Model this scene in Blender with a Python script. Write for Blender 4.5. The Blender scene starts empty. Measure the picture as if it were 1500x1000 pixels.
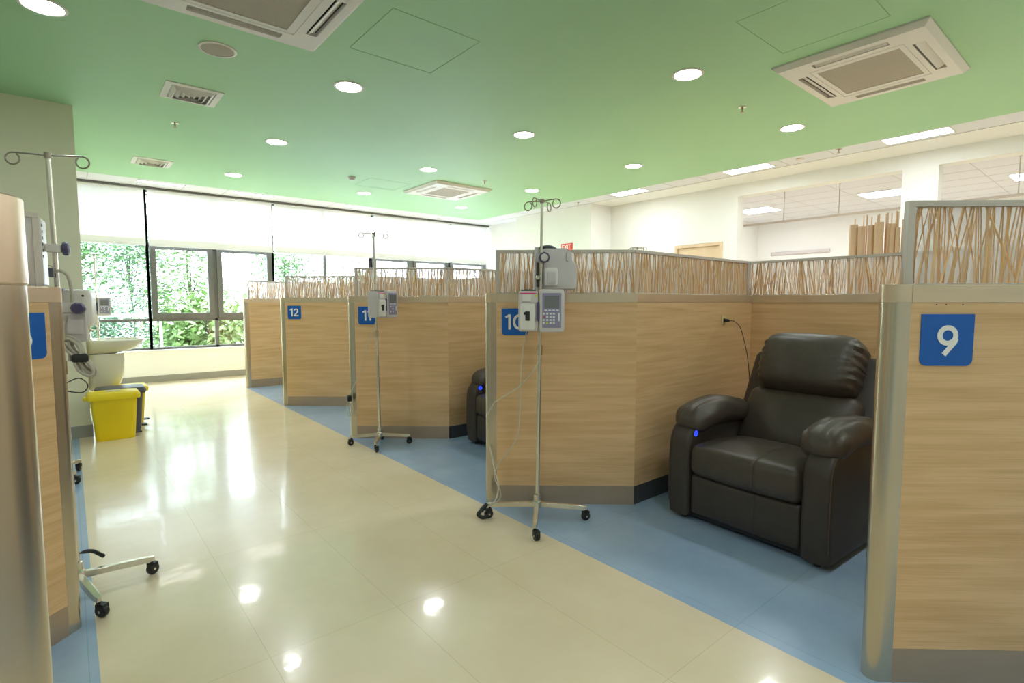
import bpy, bmesh, math, random
from math import sin, cos, pi, radians, hypot, atan2
from mathutils import Vector, Matrix
C = bpy.context.scene.collection
S = bpy.context.scene
rnd = random.Random(7)

# ------------------------------------------------------------------ camera
F, EYE = 780.0, 1.35
PITCH = math.atan(57 / F)
AZ = math.atan(652 * cos(PITCH) / F)
cam_d = bpy.data.cameras.new('camera')
cam_d.sensor_width = 36.0
cam_d.lens = F / 1500 * 36
cam_d.clip_start = 0.02
cam = bpy.data.objects.new('camera', cam_d)
C.objects.link(cam)
cam.location = (0, 0, EYE)
cam.rotation_euler = (pi / 2 - PITCH, 0, -AZ)
S.camera = cam

# ------------------------------------------------------------------ world, exposure
world = bpy.data.worlds.new('sky')
S.world = world
world.use_nodes = True
bg = world.node_tree.nodes['Background']
bg.inputs[0].default_value = (0.74, 0.88, 1.0, 1)
bg.inputs[1].default_value = 5.2
S.view_settings.view_transform = 'Standard'
S.view_settings.look = 'None'
S.view_settings.gamma = 1
S.view_settings.exposure = 1.75
DOWNLIGHT_W = 36.0
PANEL_W = 10.0
cy = S.cycles
cy.max_bounces = 10
cy.diffuse_bounces = 6
cy.glossy_bounces = 4
cy.transmission_bounces = 6
cy.transparent_max_bounces = 16
cy.sample_clamp_indirect = 6
cy.use_denoising = True
cy.caustics_reflective = False
cy.caustics_refractive = False

# ------------------------------------------------------------------ materials
def srgb(r, g, b):
    f = lambda c: (c / 255 / 12.92) if c / 255 <= 0.04045 else ((c / 255 + 0.055) / 1.055) ** 2.4
    return (f(r), f(g), f(b), 1)

def mat(name, col, rough=0.5, metal=0.0, spec=0.5, noise=0.0, nscale=8, bump=0.0, bscale=60, coat=0.0, stretch=(1, 1, 1)):
    m = bpy.data.materials.new(name)
    m.use_nodes = True
    nt = m.node_tree
    b = nt.nodes['Principled BSDF']
    b.inputs['Roughness'].default_value = rough
    b.inputs['Metallic'].default_value = metal
    b.inputs['Specular IOR Level'].default_value = spec
    b.inputs['Coat Weight'].default_value = coat
    tc = nt.nodes.new('ShaderNodeTexCoord')
    mp = nt.nodes.new('ShaderNodeMapping')
    mp.inputs['Scale'].default_value = stretch
    nt.links.new(tc.outputs['Object'], mp.inputs[0])
    n = nt.nodes.new('ShaderNodeTexNoise')
    n.inputs['Scale'].default_value = nscale
    n.inputs['Detail'].default_value = 4
    nt.links.new(mp.outputs[0], n.inputs['Vector'])
    r = nt.nodes.new('ShaderNodeValToRGB')
    a = 1 - noise
    r.color_ramp.elements[0].position = 0.3
    r.color_ramp.elements[1].position = 0.7
    r.color_ramp.elements[0].color = (col[0] * a, col[1] * a, col[2] * a, 1)
    k = 1 + noise
    r.color_ramp.elements[1].color = (min(1, col[0] * k), min(1, col[1] * k), min(1, col[2] * k), 1)
    nt.links.new(n.outputs[0], r.inputs[0])
    nt.links.new(r.outputs[0], b.inputs['Base Color'])
    if bump:
        n2 = nt.nodes.new('ShaderNodeTexNoise')
        n2.inputs['Scale'].default_value = bscale
        n2.inputs['Detail'].default_value = 3
        nt.links.new(mp.outputs[0], n2.inputs['Vector'])
        bp = nt.nodes.new('ShaderNodeBump')
        bp.inputs['Strength'].default_value = bump
        bp.inputs['Distance'].default_value = 0.01
        nt.links.new(n2.outputs[0], bp.inputs['Height'])
        nt.links.new(bp.outputs[0], b.inputs['Normal'])
    return m

def emit(name, col, s):
    m = bpy.data.materials.new(name)
    m.use_nodes = True
    nt = m.node_tree
    nt.nodes.clear()
    e = nt.nodes.new('ShaderNodeEmission')
    e.inputs[0].default_value = col
    e.inputs[1].default_value = s
    o = nt.nodes.new('ShaderNodeOutputMaterial')
    nt.links.new(e.outputs[0], o.inputs[0])
    return m

def oak():
    m = bpy.data.materials.new('oak_laminate')
    m.use_nodes = True
    nt = m.node_tree
    b = nt.nodes['Principled BSDF']
    b.inputs['Roughness'].default_value = 0.42
    tc = nt.nodes.new('ShaderNodeTexCoord')
    def noise(sc, scale, det, dist=0.0):
        mp = nt.nodes.new('ShaderNodeMapping')
        mp.inputs['Scale'].default_value = sc
        nt.links.new(tc.outputs['Object'], mp.inputs[0])
        n = nt.nodes.new('ShaderNodeTexNoise')
        n.inputs['Scale'].default_value = scale
        n.inputs['Detail'].default_value = det
        n.inputs['Distortion'].default_value = dist
        nt.links.new(mp.outputs[0], n.inputs['Vector'])
        return n
    n1 = noise((0.5, 0.5, 9), 3.0, 5, 0.25)
    r1 = nt.nodes.new('ShaderNodeValToRGB')
    r1.color_ramp.elements[0].position = 0.30
    r1.color_ramp.elements[0].color = srgb(212, 170, 122)
    r1.color_ramp.elements[1].position = 0.62
    r1.color_ramp.elements[1].color = srgb(229, 190, 144)
    nt.links.new(n1.outputs[0], r1.inputs[0])
    n2 = noise((0.8, 0.8, 46), 4.0, 4, 0.1)
    r2 = nt.nodes.new('ShaderNodeValToRGB')
    r2.color_ramp.elements[0].position = 0.33
    r2.color_ramp.elements[0].color = (0.88, 0.85, 0.80, 1)
    r2.color_ramp.elements[1].position = 0.52
    r2.color_ramp.elements[1].color = (1.0, 1.0, 1.0, 1)
    nt.links.new(n2.outputs[0], r2.inputs[0])
    mx = nt.nodes.new('ShaderNodeMix')
    mx.data_type = 'RGBA'
    mx.blend_type = 'MULTIPLY'
    mx.inputs[0].default_value = 0.85
    nt.links.new(r1.outputs[0], mx.inputs[6])
    nt.links.new(r2.outputs[0], mx.inputs[7])
    nt.links.new(mx.outputs[2], b.inputs['Base Color'])
    return m

def floor_mat(name, c1, c2, rough):
    m = bpy.data.materials.new(name)
    m.use_nodes = True
    nt = m.node_tree
    b = nt.nodes['Principled BSDF']
    tc = nt.nodes.new('ShaderNodeTexCoord')
    n = nt.nodes.new('ShaderNodeTexNoise')
    n.inputs['Scale'].default_value = 1.6
    n.inputs['Detail'].default_value = 7
    n.inputs['Roughness'].default_value = 0.62
    nt.links.new(tc.outputs['Object'], n.inputs['Vector'])
    r = nt.nodes.new('ShaderNodeValToRGB')
    r.color_ramp.elements[0].position = 0.35
    r.color_ramp.elements[1].position = 0.65
    r.color_ramp.elements[0].color = c1
    r.color_ramp.elements[1].color = c2
    nt.links.new(n.outputs[0], r.inputs[0])
    br = nt.nodes.new('ShaderNodeTexBrick')
    br.offset = 0.0
    br.inputs['Color1'].default_value = (1, 1, 1, 1)
    br.inputs['Color2'].default_value = (0.97, 0.97, 0.97, 1)
    br.inputs['Mortar'].default_value = (0.72, 0.69, 0.62, 1)
    br.inputs['Scale'].default_value = 1.0
    br.inputs['Mortar Size'].default_value = 0.0015
    br.inputs['Brick Width'].default_value = 0.533
    br.inputs['Row Height'].default_value = 1.04
    nt.links.new(tc.outputs['Object'], br.inputs['Vector'])
    mx = nt.nodes.new('ShaderNodeMix')
    mx.data_type = 'RGBA'
    mx.blend_type = 'MULTIPLY'
    mx.inputs[0].default_value = 0.6
    nt.links.new(r.outputs[0], mx.inputs[6])
    nt.links.new(br.outputs[0], mx.inputs[7])
    nt.links.new(mx.outputs[2], b.inputs['Base Color'])
    b.inputs['Roughness'].default_value = rough
    b.inputs['Specular IOR Level'].default_value = 0.5
    b.inputs['Coat Weight'].default_value = 0.3
    b.inputs['Coat Roughness'].default_value = 0.06
    n2 = nt.nodes.new('ShaderNodeTexNoise')
    n2.inputs['Scale'].default_value = 7
    n2.inputs['Detail'].default_value = 3
    nt.links.new(tc.outputs['Object'], n2.inputs['Vector'])
    bp = nt.nodes.new('ShaderNodeBump')
    bp.inputs['Strength'].default_value = 0.06
    bp.inputs['Distance'].default_value = 0.02
    nt.links.new(n2.outputs[0], bp.inputs['Height'])
    nt.links.new(bp.outputs[0], b.inputs['Normal'])
    nt.links.new(bp.outputs[0], b.inputs['Coat Normal'])
    return m

def see_through(name, tint, t, trans=0.0, gloss=0.08):
    """thin sheet: part transparent, part white translucent / diffuse, a little gloss"""
    m = bpy.data.materials.new(name)
    m.use_nodes = True
    nt = m.node_tree
    nt.nodes.clear()
    tr = nt.nodes.new('ShaderNodeBsdfTransparent')
    df = nt.nodes.new('ShaderNodeBsdfDiffuse')
    df.inputs[0].default_value = tint
    tl = nt.nodes.new('ShaderNodeBsdfTranslucent')
    tl.inputs[0].default_value = tint
    a = nt.nodes.new('ShaderNodeMixShader')
    a.inputs[0].default_value = trans
    nt.links.new(df.outputs[0], a.inputs[1])
    nt.links.new(tl.outputs[0], a.inputs[2])
    b = nt.nodes.new('ShaderNodeMixShader')
    b.inputs[0].default_value = t
    nt.links.new(a.outputs[0], b.inputs[1])
    nt.links.new(tr.outputs[0], b.inputs[2])
    gl = nt.nodes.new('ShaderNodeBsdfGlossy')
    gl.inputs['Roughness'].default_value = 0.05
    c = nt.nodes.new('ShaderNodeMixShader')
    c.inputs[0].default_value = gloss
    nt.links.new(b.outputs[0], c.inputs[1])
    nt.links.new(gl.outputs[0], c.inputs[2])
    o = nt.nodes.new('ShaderNodeOutputMaterial')
    nt.links.new(c.outputs[0], o.inputs[0])
    return m

M = {}
M['oak'] = oak()
M['steel'] = mat('brushed_steel', srgb(200, 188, 170), 0.27, 0.9, noise=0.05, nscale=30, stretch=(1, 1, 0.1))
M['cap'] = mat('brushed_cap', srgb(220, 198, 172), 0.30, 0.7, noise=0.04, nscale=20, stretch=(0.2, 0.2, 1))
M['kick'] = mat('kick_steel', srgb(180, 158, 138), 0.40, 0.5, noise=0.05, nscale=12, stretch=(0.2, 0.2, 1))
M['darkkick'] = mat('dark_skirting', srgb(70, 72, 76), 0.45)
M['alu'] = mat('aluminium_frame', srgb(200, 190, 180), 0.45, 0.15)
M['chrome'] = mat('chrome', srgb(218, 212, 200), 0.24, 0.9)
M['hookmetal'] = mat('hook_metal', srgb(150, 140, 125), 0.3, 0.8)
M['green'] = mat('green_ceiling_paint', srgb(162, 206, 158), 0.55, noise=0.015, nscale=2)
M['line'] = mat('panel_joint', srgb(142, 188, 140), 0.8)
M['tile'] = mat('white_ceiling_tile', srgb(226, 227, 232), 0.8, noise=0.02, nscale=20)
M['tilejoint'] = mat('tile_joint', srgb(190, 188, 184), 0.8)
M['white'] = mat('white_wall_paint', srgb(238, 238, 234), 0.7, noise=0.01, nscale=3)
M['beige'] = mat('beige_wall_paint', srgb(226, 222, 196), 0.7, noise=0.015, nscale=3)
M['skirt'] = mat('grey_skirting', srgb(150, 150, 145), 0.5)
M['cream'] = floor_mat('cream_vinyl', srgb(222, 205, 174), srgb(231, 215, 187), 0.22)
M['blue'] = floor_mat('blue_vinyl', srgb(146, 172, 202), srgb(160, 184, 210), 0.26)
M['frame'] = mat('window_frame', srgb(104, 104, 100), 0.45, 0.1)
M['glass'] = see_through('window_glass', (1, 1, 1, 1), 1.0, 0, 0.06)
M['blind'] = see_through('blind_fabric', (0.82, 0.81, 0.80, 1), 0.015, 0.10, 0.0)
M['hem'] = mat('blind_hem', srgb(225, 225, 225), 0.6)
M['twig'] = mat('bamboo_twig', srgb(226, 188, 142), 0.55, noise=0.15, nscale=25, stretch=(1, 1, 0.05))
M['pane'] = see_through('frosted_pane', srgb(246, 244, 246), 0.45, 0.5, 0.04)
M['leather'] = mat('brown_leather', srgb(69, 61, 53), 0.42, spec=0.5, noise=0.10, nscale=14, bump=0.25, bscale=16)
M['leather2'] = mat('brown_leather_grain', srgb(61, 54, 48), 0.46, spec=0.45, noise=0.08, nscale=14, bump=0.12, bscale=180)
M['seam'] = mat('leather_seam', srgb(28, 24, 22), 0.6)
M['piping'] = mat('leather_piping', srgb(88, 72, 60), 0.45)
M['black'] = mat('black_rubber', srgb(32, 32, 34), 0.5)
M['blackgloss'] = mat('black_plastic', srgb(24, 24, 26), 0.3)
M['plastic'] = mat('grey_plastic', srgb(205, 198, 198), 0.4)
M['plastic2'] = mat('white_plastic', srgb(225, 220, 214), 0.35)
M['purple'] = mat('purple_plastic', srgb(82, 76, 110), 0.4)
M['lilac'] = mat('lilac_bezel', srgb(142, 136, 165), 0.45)
M['screen'] = mat('lcd_screen', srgb(118, 118, 120), 0.2)
M['key'] = mat('keypad_key', srgb(225, 225, 225), 0.4)
M['redkey'] = mat('red_key', srgb(200, 80, 80), 0.4)
M['yellowkey'] = mat('yellow_key', srgb(210, 220, 60), 0.4)
M['pink'] = mat('pink_stripe', srgb(235, 70, 140), 0.4)
M['cable'] = mat('grey_cable', srgb(196, 188, 172), 0.45)
M['signblue'] = mat('sign_blue', srgb(0, 92, 182), 0.35)
M['signwhite'] = mat('sign_white', srgb(245, 240, 235), 0.5)
M['yellow'] = mat('yellow_plastic', srgb(236, 208, 8), 0.4)
M['binlabel'] = mat('bin_label', srgb(190, 190, 175), 0.4)
M['greybin'] = mat('grey_plastic_dark', srgb(82, 82, 92), 0.4)
M['ceramic'] = mat('white_ceramic', srgb(232, 230, 216), 0.12, spec=0.6)
M['acw'] = mat('unit_white', srgb(222, 216, 208), 0.45)
M['acg'] = mat('unit_grille', srgb(172, 162, 146), 0.7, noise=0.12, nscale=260)
M['acd'] = mat('unit_dark', srgb(70, 62, 56), 0.8)
M['lamp'] = emit('downlight_glow', (0.93, 0.96, 1.0, 1), DOWNLIGHT_W)
M['panel'] = emit('panel_glow', (0.91, 0.95, 1.0, 1), PANEL_W)
M['panel2'] = emit('strip_glow', (1.0, 0.98, 0.95, 1), PANEL_W * 0.7)
M['led'] = emit('blue_led', (0.02, 0.05, 1.0, 1), 0.9)
M['leaf'] = mat('leaf_green', srgb(88, 128, 70), 0.5, noise=0.3, nscale=3)
M['leaf2'] = mat('leaf_pale', srgb(118, 150, 84), 0.5, noise=0.3, nscale=3)
M['leaf3'] = mat('leaf_dark', srgb(58, 98, 64), 0.5, noise=0.3, nscale=3)
M['bark'] = mat('bark', srgb(84, 76, 66), 0.8, noise=0.2, nscale=12)
M['terrace'] = mat('terrace_concrete', srgb(190, 195, 195), 0.8, noise=0.06, nscale=5)
M['doorwood'] = mat('door_wood', srgb(222, 196, 164), 0.5, noise=0.04, nscale=6, stretch=(1, 1, 0.15))
M['bamboo'] = mat('bamboo_pole', srgb(214, 182, 146), 0.5, noise=0.06, nscale=10, stretch=(1, 1, 0.2))
M['exitred'] = mat('exit_red', srgb(225, 60, 45), 0.5)
M['outlet'] = mat('outlet_plastic', srgb(225, 205, 150), 0.4)
for k in ('cream', 'blue'):
    pass

# ------------------------------------------------------------------ mesh helpers
class MB:
    def __init__(s):
        s.v = []
        s.f = []
    def add(s, vs, fs):
        o = len(s.v)
        s.v += [tuple(v) for v in vs]
        s.f += [tuple(i + o for i in f) for f in fs]
        return s
    def box(s, x0, x1, y0, y1, z0, z1, mtx=None):
        vs = [Vector(p) for p in ((x0, y0, z0), (x1, y0, z0), (x1, y1, z0), (x0, y1, z0), (x0, y0, z1), (x1, y0, z1), (x1, y1, z1), (x0, y1, z1))]
        if mtx is not None:
            vs = [mtx @ v for v in vs]
        return s.add(vs, [(0, 3, 2, 1), (4, 5, 6, 7), (0, 1, 5, 4), (1, 2, 6, 5), (2, 3, 7, 6), (3, 0, 4, 7)])
    def prism(s, poly, z0, z1):
        n = len(poly)
        a = sum(poly[i][0] * poly[(i + 1) % n][1] - poly[(i + 1) % n][0] * poly[i][1] for i in range(n))
        if a < 0:
            poly = poly[::-1]
        vs = [(x, y, z0) for x, y in poly] + [(x, y, z1) for x, y in poly]
        fs = [tuple(range(n - 1, -1, -1)), tuple(range(n, 2 * n))]
        fs += [(i, (i + 1) % n, n + (i + 1) % n, n + i) for i in range(n)]
        return s.add(vs, fs)
    def rings(s, rs, closed=False, cap=True):
        n = len(rs[0])
        vs = [p for r in rs for p in r]
        fs = []
        for k in range(len(rs) - (0 if closed else 1)):
            a, b = k * n, ((k + 1) % len(rs)) * n
            fs += [(a + i, a + (i + 1) % n, b + (i + 1) % n, b + i) for i in range(n)]
        if cap and not closed:
            fs.append(tuple(range(n - 1, -1, -1)))
            e = (len(rs) - 1) * n
            fs.append(tuple(range(e, e + n)))
        return s.add(vs, fs)
    def tube(s, pts, r, n=8, smooth=0, closed=False):
        pts = [Vector(p) for p in pts]
        if smooth:
            pts = catmull(pts, smooth)
        rs = []
        up = None
        for i, p in enumerate(pts):
            if closed:
                t = pts[(i + 1) % len(pts)] - pts[i - 1]
            else:
                t = pts[min(i + 1, len(pts) - 1)] - pts[max(i - 1, 0)]
            t.normalize()
            if up is None:
                up = Vector((0, 0, 1)) if abs(t.z) < 0.9 else Vector((1, 0, 0))
            u = (up - t * up.dot(t)).normalized()
            up = u
            w = t.cross(u)
            rr = r[min(i, len(r) - 1)] if isinstance(r, (list, tuple)) else r
            rs.append([p + (u * cos(2 * pi * k / n) + w * sin(2 * pi * k / n)) * rr for k in range(n)])
        return s.rings(rs, closed)
    def lathe(s, prof, c=(0, 0, 0), n=24, mtx=None):
        rs = []
        for r, z in prof:
            ring = [Vector((r * cos(2 * pi * k / n), r * sin(2 * pi * k / n), z)) for k in range(n)]
            if mtx is not None:
                ring = [mtx @ p for p in ring]
            rs.append([p + Vector(c) for p in ring])
        return s.rings(rs)
    def soft(s, c, h, r, n=(12, 12, 8), puff=(0, 0, 0), fn=None):
        """rounded cushion: half sizes h, corner radius r"""
        idx = {}
        def vert(i, j, k):
            key = (i, j, k)
            if key in idx:
                return idx[key]
            p = [(-1 + 2 * i / n[0]) * h[0], (-1 + 2 * j / n[1]) * h[1], (-1 + 2 * k / n[2]) * h[2]]
            q = [max(-(h[a] - r), min(h[a] - r, p[a])) for a in range(3)]
            d = Vector([p[a] - q[a] for a in range(3)])
            if d.length > 1e-9:
                d = d.normalized() * r
            o = [q[a] + d[a] for a in range(3)]
            u = [o[a] / h[a] for a in range(3)]
            w = [max(0, 1 - u[a] ** 2) for a in range(3)]
            o[0] += puff[0] * u[0] * w[1] * w[2] ** 0.5
            o[1] += puff[1] * u[1] * w[0] * w[2] ** 0.5
            o[2] += puff[2] * u[2] * w[0] ** 0.7 * w[1] ** 0.7
            if fn:
                o = fn(o[0], o[1], o[2], u)
            v = (o[0] + c[0], o[1] + c[1], o[2] + c[2])
            idx[key] = len(s.v)
            s.v.append(v)
            return idx[key]
        a, b, d = n
        for i in range(a):
            for j in range(b):
                s.f.append((vert(i, j, 0), vert(i, j + 1, 0), vert(i + 1, j + 1, 0), vert(i + 1, j, 0)))
                s.f.append((vert(i, j, d), vert(i + 1, j, d), vert(i + 1, j + 1, d), vert(i, j + 1, d)))
        for i in range(a):
            for k in range(d):
                s.f.append((vert(i, 0, k), vert(i + 1, 0, k), vert(i + 1, 0, k + 1), vert(i, 0, k + 1)))
                s.f.append((vert(i, b, k), vert(i, b, k + 1), vert(i + 1, b, k + 1), vert(i + 1, b, k)))
        for j in range(b):
            for k in range(d):
                s.f.append((vert(0, j, k), vert(0, j, k + 1), vert(0, j + 1, k + 1), vert(0, j + 1, k)))
                s.f.append((vert(a, j, k), vert(a, j + 1, k), vert(a, j + 1, k + 1), vert(a, j, k + 1)))
        return s
    def build(s, name, m, parent=None, loc=None, rz=0, bevel=0, seg=2, smooth=True, mtx=None):
        me = bpy.data.meshes.new(name)
        me.from_pydata(s.v, [], s.f)
        me.materials.append(m)
        me.update()
        if smooth:
            me.shade_smooth()
            me.set_sharp_from_angle(angle=radians(38))
        o = bpy.data.objects.new(name, me)
        C.objects.link(o)
        if parent:
            o.parent = parent
        if loc is not None:
            o.location = loc
        o.rotation_euler.z = rz
        if mtx is not None:
            o.matrix_basis = mtx
        if bevel:
            b = o.modifiers.new('bevel', 'BEVEL')
            b.width = bevel
            b.segments = seg
            b.limit_method = 'ANGLE'
            b.harden_normals = False
        return o

def catmull(p, k):
    out = []
    n = len(p)
    for i in range(n - 1):
        a, b, c, d = p[max(i - 1, 0)], p[i], p[i + 1], p[min(i + 2, n - 1)]
        for j in range(k):
            t = j / k
            out.append(0.5 * ((2 * b) + (c - a) * t + (2 * a - 5 * b + 4 * c - d) * t * t + (3 * b - a - 3 * c + d) * t ** 3))
    out.append(p[-1])
    return out

def tag(o, label=None, cat=None, group=None, kind=None):
    if label: o['label'] = label
    if cat: o['category'] = cat
    if group: o['group'] = group
    if kind: o['kind'] = kind
    return o

def empty(name, loc, rz, label, cat, group=None):
    o = bpy.data.objects.new(name, None)
    C.objects.link(o)
    o.location = loc
    o.rotation_euler.z = rz
    o.empty_display_size = 0.1
    return tag(o, label, cat, group)

def struct(name, mb, m, bevel=0, parent=None, **k):
    o = mb.build(name, m, parent, bevel=bevel, **k)
    if parent is None:
        o['kind'] = 'structure'
    return o

# ------------------------------------------------------------------ floor, walls, ceiling
CH = 3.25
struct('floor', MB().prism([(0.03, -4), (2.066, -4), (2.066, 0), (2.13, 9.2), (2.13, 10.8), (0.13, 10.8), (0.13, 6.8), (0.03, 6.8)], -0.1, 0), M['cream'], smooth=False)
struct('floor', MB().prism([(-4, -4), (0.03, -4), (0.03, 6.8), (-4, 6.8)], -0.1, 0), M['blue'], smooth=False)
struct('floor', MB().prism([(2.066, -4), (4.5, -4), (4.5, 9.2), (2.13, 9.2), (2.066, 0)], -0.1, 0), M['blue'], smooth=False)
struct('floor', MB().prism([(4.5, -4), (13, -4), (13, 10.8), (2.13, 10.8), (2.13, 9.2), (4.5, 9.2)], -0.1, 0), M['cream'], smooth=False)

struct('ceiling', MB().box(-4, 7.40, -4, 10.08, CH, CH + .12), M['green'], smooth=False)
tl = MB().box(7.40, 7.80, -4, 10.08, CH, CH + .12)
tl.box(-4, 8.3, 10.08, 10.95, CH, CH + .12).box(7.8, 8.3, 7.0, 10.08, CH, CH + .12)
struct('ceiling', tl, M['tile'], smooth=False)
struct('ceiling', MB().box(7.80, 8.4, -4, 7.0, CH, CH + .12), M['white'], smooth=False)
struct('ceiling', MB().box(8.4, 13.2, -4, 6.4, CH, CH + .12), M['tile'], smooth=False)
# tile joints and edge trim
tj = MB().box(7.795, 7.805, -4, 10.08, CH - .004, CH)
for k in range(-5, 14):
    yy = 0.92 + 0.6 * k
    if yy < 10:
        tj.box(7.40, 7.80, yy - .004, yy + .004, CH - .002, CH)
for k in range(14):
    tj.box(-0.3 + 0.62 * k, -0.292 + 0.62 * k, 10.08, 10.6, CH - .002, CH)
tj.box(0.13, 8.2, 10.60, 10.608, CH - .003, CH)
for k in range(8):
    tj.box(8.9 + 0.6 * k, 8.906 + 0.6 * k, -4, 6.2, CH - .002, CH)
    tj.box(8.4, 13, -1.0 + 0.9 * k, -0.994 + 0.9 * k, CH - .002, CH)
struct('trim_1', tj, M['tilejoint'], smooth=False)
# access hatches drawn by their joints in the green ceiling
def hatch(n, x0, x1, y0, y1):
    m = MB()
    t = .004
    m.box(x0, x1, y0, y0 + t, CH - .0015, CH).box(x0, x1, y1 - t, y1, CH - .0015, CH)
    m.box(x0, x0 + t, y0, y1, CH - .0015, CH).box(x1 - t, x1, y0, y1, CH - .0015, CH)
    struct('trim_%d' % n, m, M['line'], smooth=False)
hatch(2, 1.71, 2.41, 3.25, 3.95)
hatch(3, 3.58, 4.30, 1.22, 1.92)
hatch(4, 3.65, 4.35, 7.75, 8.35)

# walls
struct('wall_left', MB().box(-4, 0.13, 6.8, 10.79, 0, CH), M['beige'], smooth=False)
struct('wall_left', MB().box(-4.15, -4, -4, 10.95, 0, CH), M['beige'], smooth=False)
struct('wall_near', MB().box(-4, 13, -4.15, -4, 0, CH), M['white'], smooth=False)
struct('baseboard_left', MB().box(-4, 0.145, 6.785, 6.8, 0, .12).box(.13, .145, 6.8, 10.75, 0, .12), M['skirt'], bevel=.002)
wr = MB().box(8.15, 8.4, 9.2, 10.95, 0, CH).box(7.8, 8.4, 7.0, 9.2, 0, CH)
struct('wall_right', wr, M['white'], smooth=False)
DY0, DY1 = 4.62, 5.52
wr = MB().box(8.4, 8.6, DY1, 7.0, 0, CH).box(8.4, 8.6, 4.38, DY0, 0, CH).box(8.4, 8.6, DY0, DY1, 2.36, CH)
wr.box(8.4, 8.6, -4, 4.38, 3.06, CH).box(8.4, 8.6, 1.79, 2.17, 0, 3.06).box(8.4, 8.6, 2.17, 4.38, 0, 1.0).box(8.4, 8.6, -4, 1.79, 0, 1.0)
struct('wall_right', wr, M['white'], smooth=False)
struct('wall_far', MB().box(8.58, 13, 6.25, 6.4, 0, CH).box(13, 13.15, -4, 6.4, 0, CH), M['white'], smooth=False)
struct('baseboard_right', MB().box(7.785, 7.8, 7.0, 9.2, 0, .12).box(8.135, 8.15, 9.2, 10.7, 0, .12), M['skirt'])
# window wall
ww = MB().box(-1.2, 8.15, 10.8, 10.98, 0, 0.53).box(-1.2, 8.15, 10.8, 10.98, 3.22, CH)
struct('wall_window', ww, M['white'], smooth=False)
struct('baseboard_window', MB().box(.145, 8.15, 10.785, 10.8, 0, .11), M['skirt'], bevel=.002)
struct('trim_5', MB().box(.13, 8.15, 10.74, 10.86, .53, .55), M['white'], bevel=.003)

MULL = [-1.0, 1.07, 3.06, 5.06, 7.04, 8.12]
def window(n, x0, x1, kind):
    y0, y1 = 10.80, 10.87
    t = .020
    m = MB()
    m.box(x0 - t, x0 + t, y0, y1, .55, 3.22).box(x1 - t, x1 + t, y0, y1, .55, 3.22)
    m.box(x0, x1, y0, y1, .55, .59).box(x0, x1, y0, y1, 3.18, 3.22)
    m.box(x0, x1, y0, y1, 1.03, 1.08)
    mx = (x0 + x1) / 2
    if kind == 'sash':
        m.box(x0, x1, y0, y1, 2.27, 2.34)
        m.box(mx - .03, mx + .03, y0, y1, .55, 3.2)
    if kind == 'fixed2':
        m.box(mx - .03, mx + .03, y0, y1, .55, 3.2)
    o = struct('window_%d' % n, m, M['frame'], bevel=.003)
    if kind in ('sash', 'top'):
        halves = ((x0 + .03, mx - .03), (mx + .03, x1 - .03)) if kind == 'sash' else ((x0 + .03, x1 - .03),)
        for a, b in halves:
            s = MB()
            w = .085
            s.box(a, a + w, y0 - .03, y1 - .01, 1.08, 2.33).box(b - w, b, y0 - .03, y1 - .01, 1.08, 2.33)
            s.box(a + w, b - w, y0 - .03, y1 - .01, 1.08, 1.17).box(a + w, b - w, y0 - .03, y1 - .01, 2.25, 2.33)
            s.build('sash_frame', M['frame'], o, bevel=.003)
            MB().box((a + b) / 2 - .05, (a + b) / 2 + .05, y0 - .05, y0 - .03, 1.10, 1.12).build('latch', M['frame'], o, bevel=.003)
    MB().box(x0 + .02, x1 - .02, y0 + .035, y0 + .039, .57, 3.2).build('glass_pane', M['glass'], o, smooth=False)
window(1, MULL[0], MULL[1], 'fixed')
window(2, MULL[1], MULL[2], 'sash')
window(3, MULL[2], MULL[3], 'fixed2')
window(4, MULL[3], MULL[4], 'sash')
window(5, MULL[4], MULL[5], 'top')
struct('trim_6', MB().box(.13, 8.15, 10.66, 10.74, CH - .035, CH), M['frame'], bevel=.002)

blinds = [('leftmost, beside the beige wall', .16, 1.045), ('over the left pair of casements', 1.095, 3.035),
          ('over the middle fixed panes', 3.085, 5.035), ('over the right pair of casements', 5.085, 7.015), ('narrow one at the right end', 7.065, 8.10)]
for desc, a, b in blinds:
    e = empty('roller_blind', ((a + b) / 2, 10.70, 2.29), 0, 'white translucent roller blind half lowered, ' + desc, 'blind', 'roller blinds on the window wall')
    h = (b - a) / 2
    MB().add([(-h, 0, .12), (h, 0, .12), (h, 0, .90), (-h, 0, .90)], [(0, 1, 2, 3)]).build('fabric', M['blind'], e, smooth=False)
    MB().add([(-h, -.002, .03), (h, -.002, .03), (h, -.002, .12), (-h, -.002, .12), (-h, .002, .03), (h, .002, .03), (h, .002, .12), (-h, .002, .12)], [(0, 1, 2, 3), (4, 5, 6, 7)]).build('hem', M['blind'], e, smooth=False)
    MB().box(-h, h, -.010, .010, 0, .032).build('bottom_bar', M['hem'], e, bevel=.004)
    MB().tube([(-h, 0, .915), (h, 0, .915)], .018, 12).build('roller', M['hem'], e)

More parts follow.
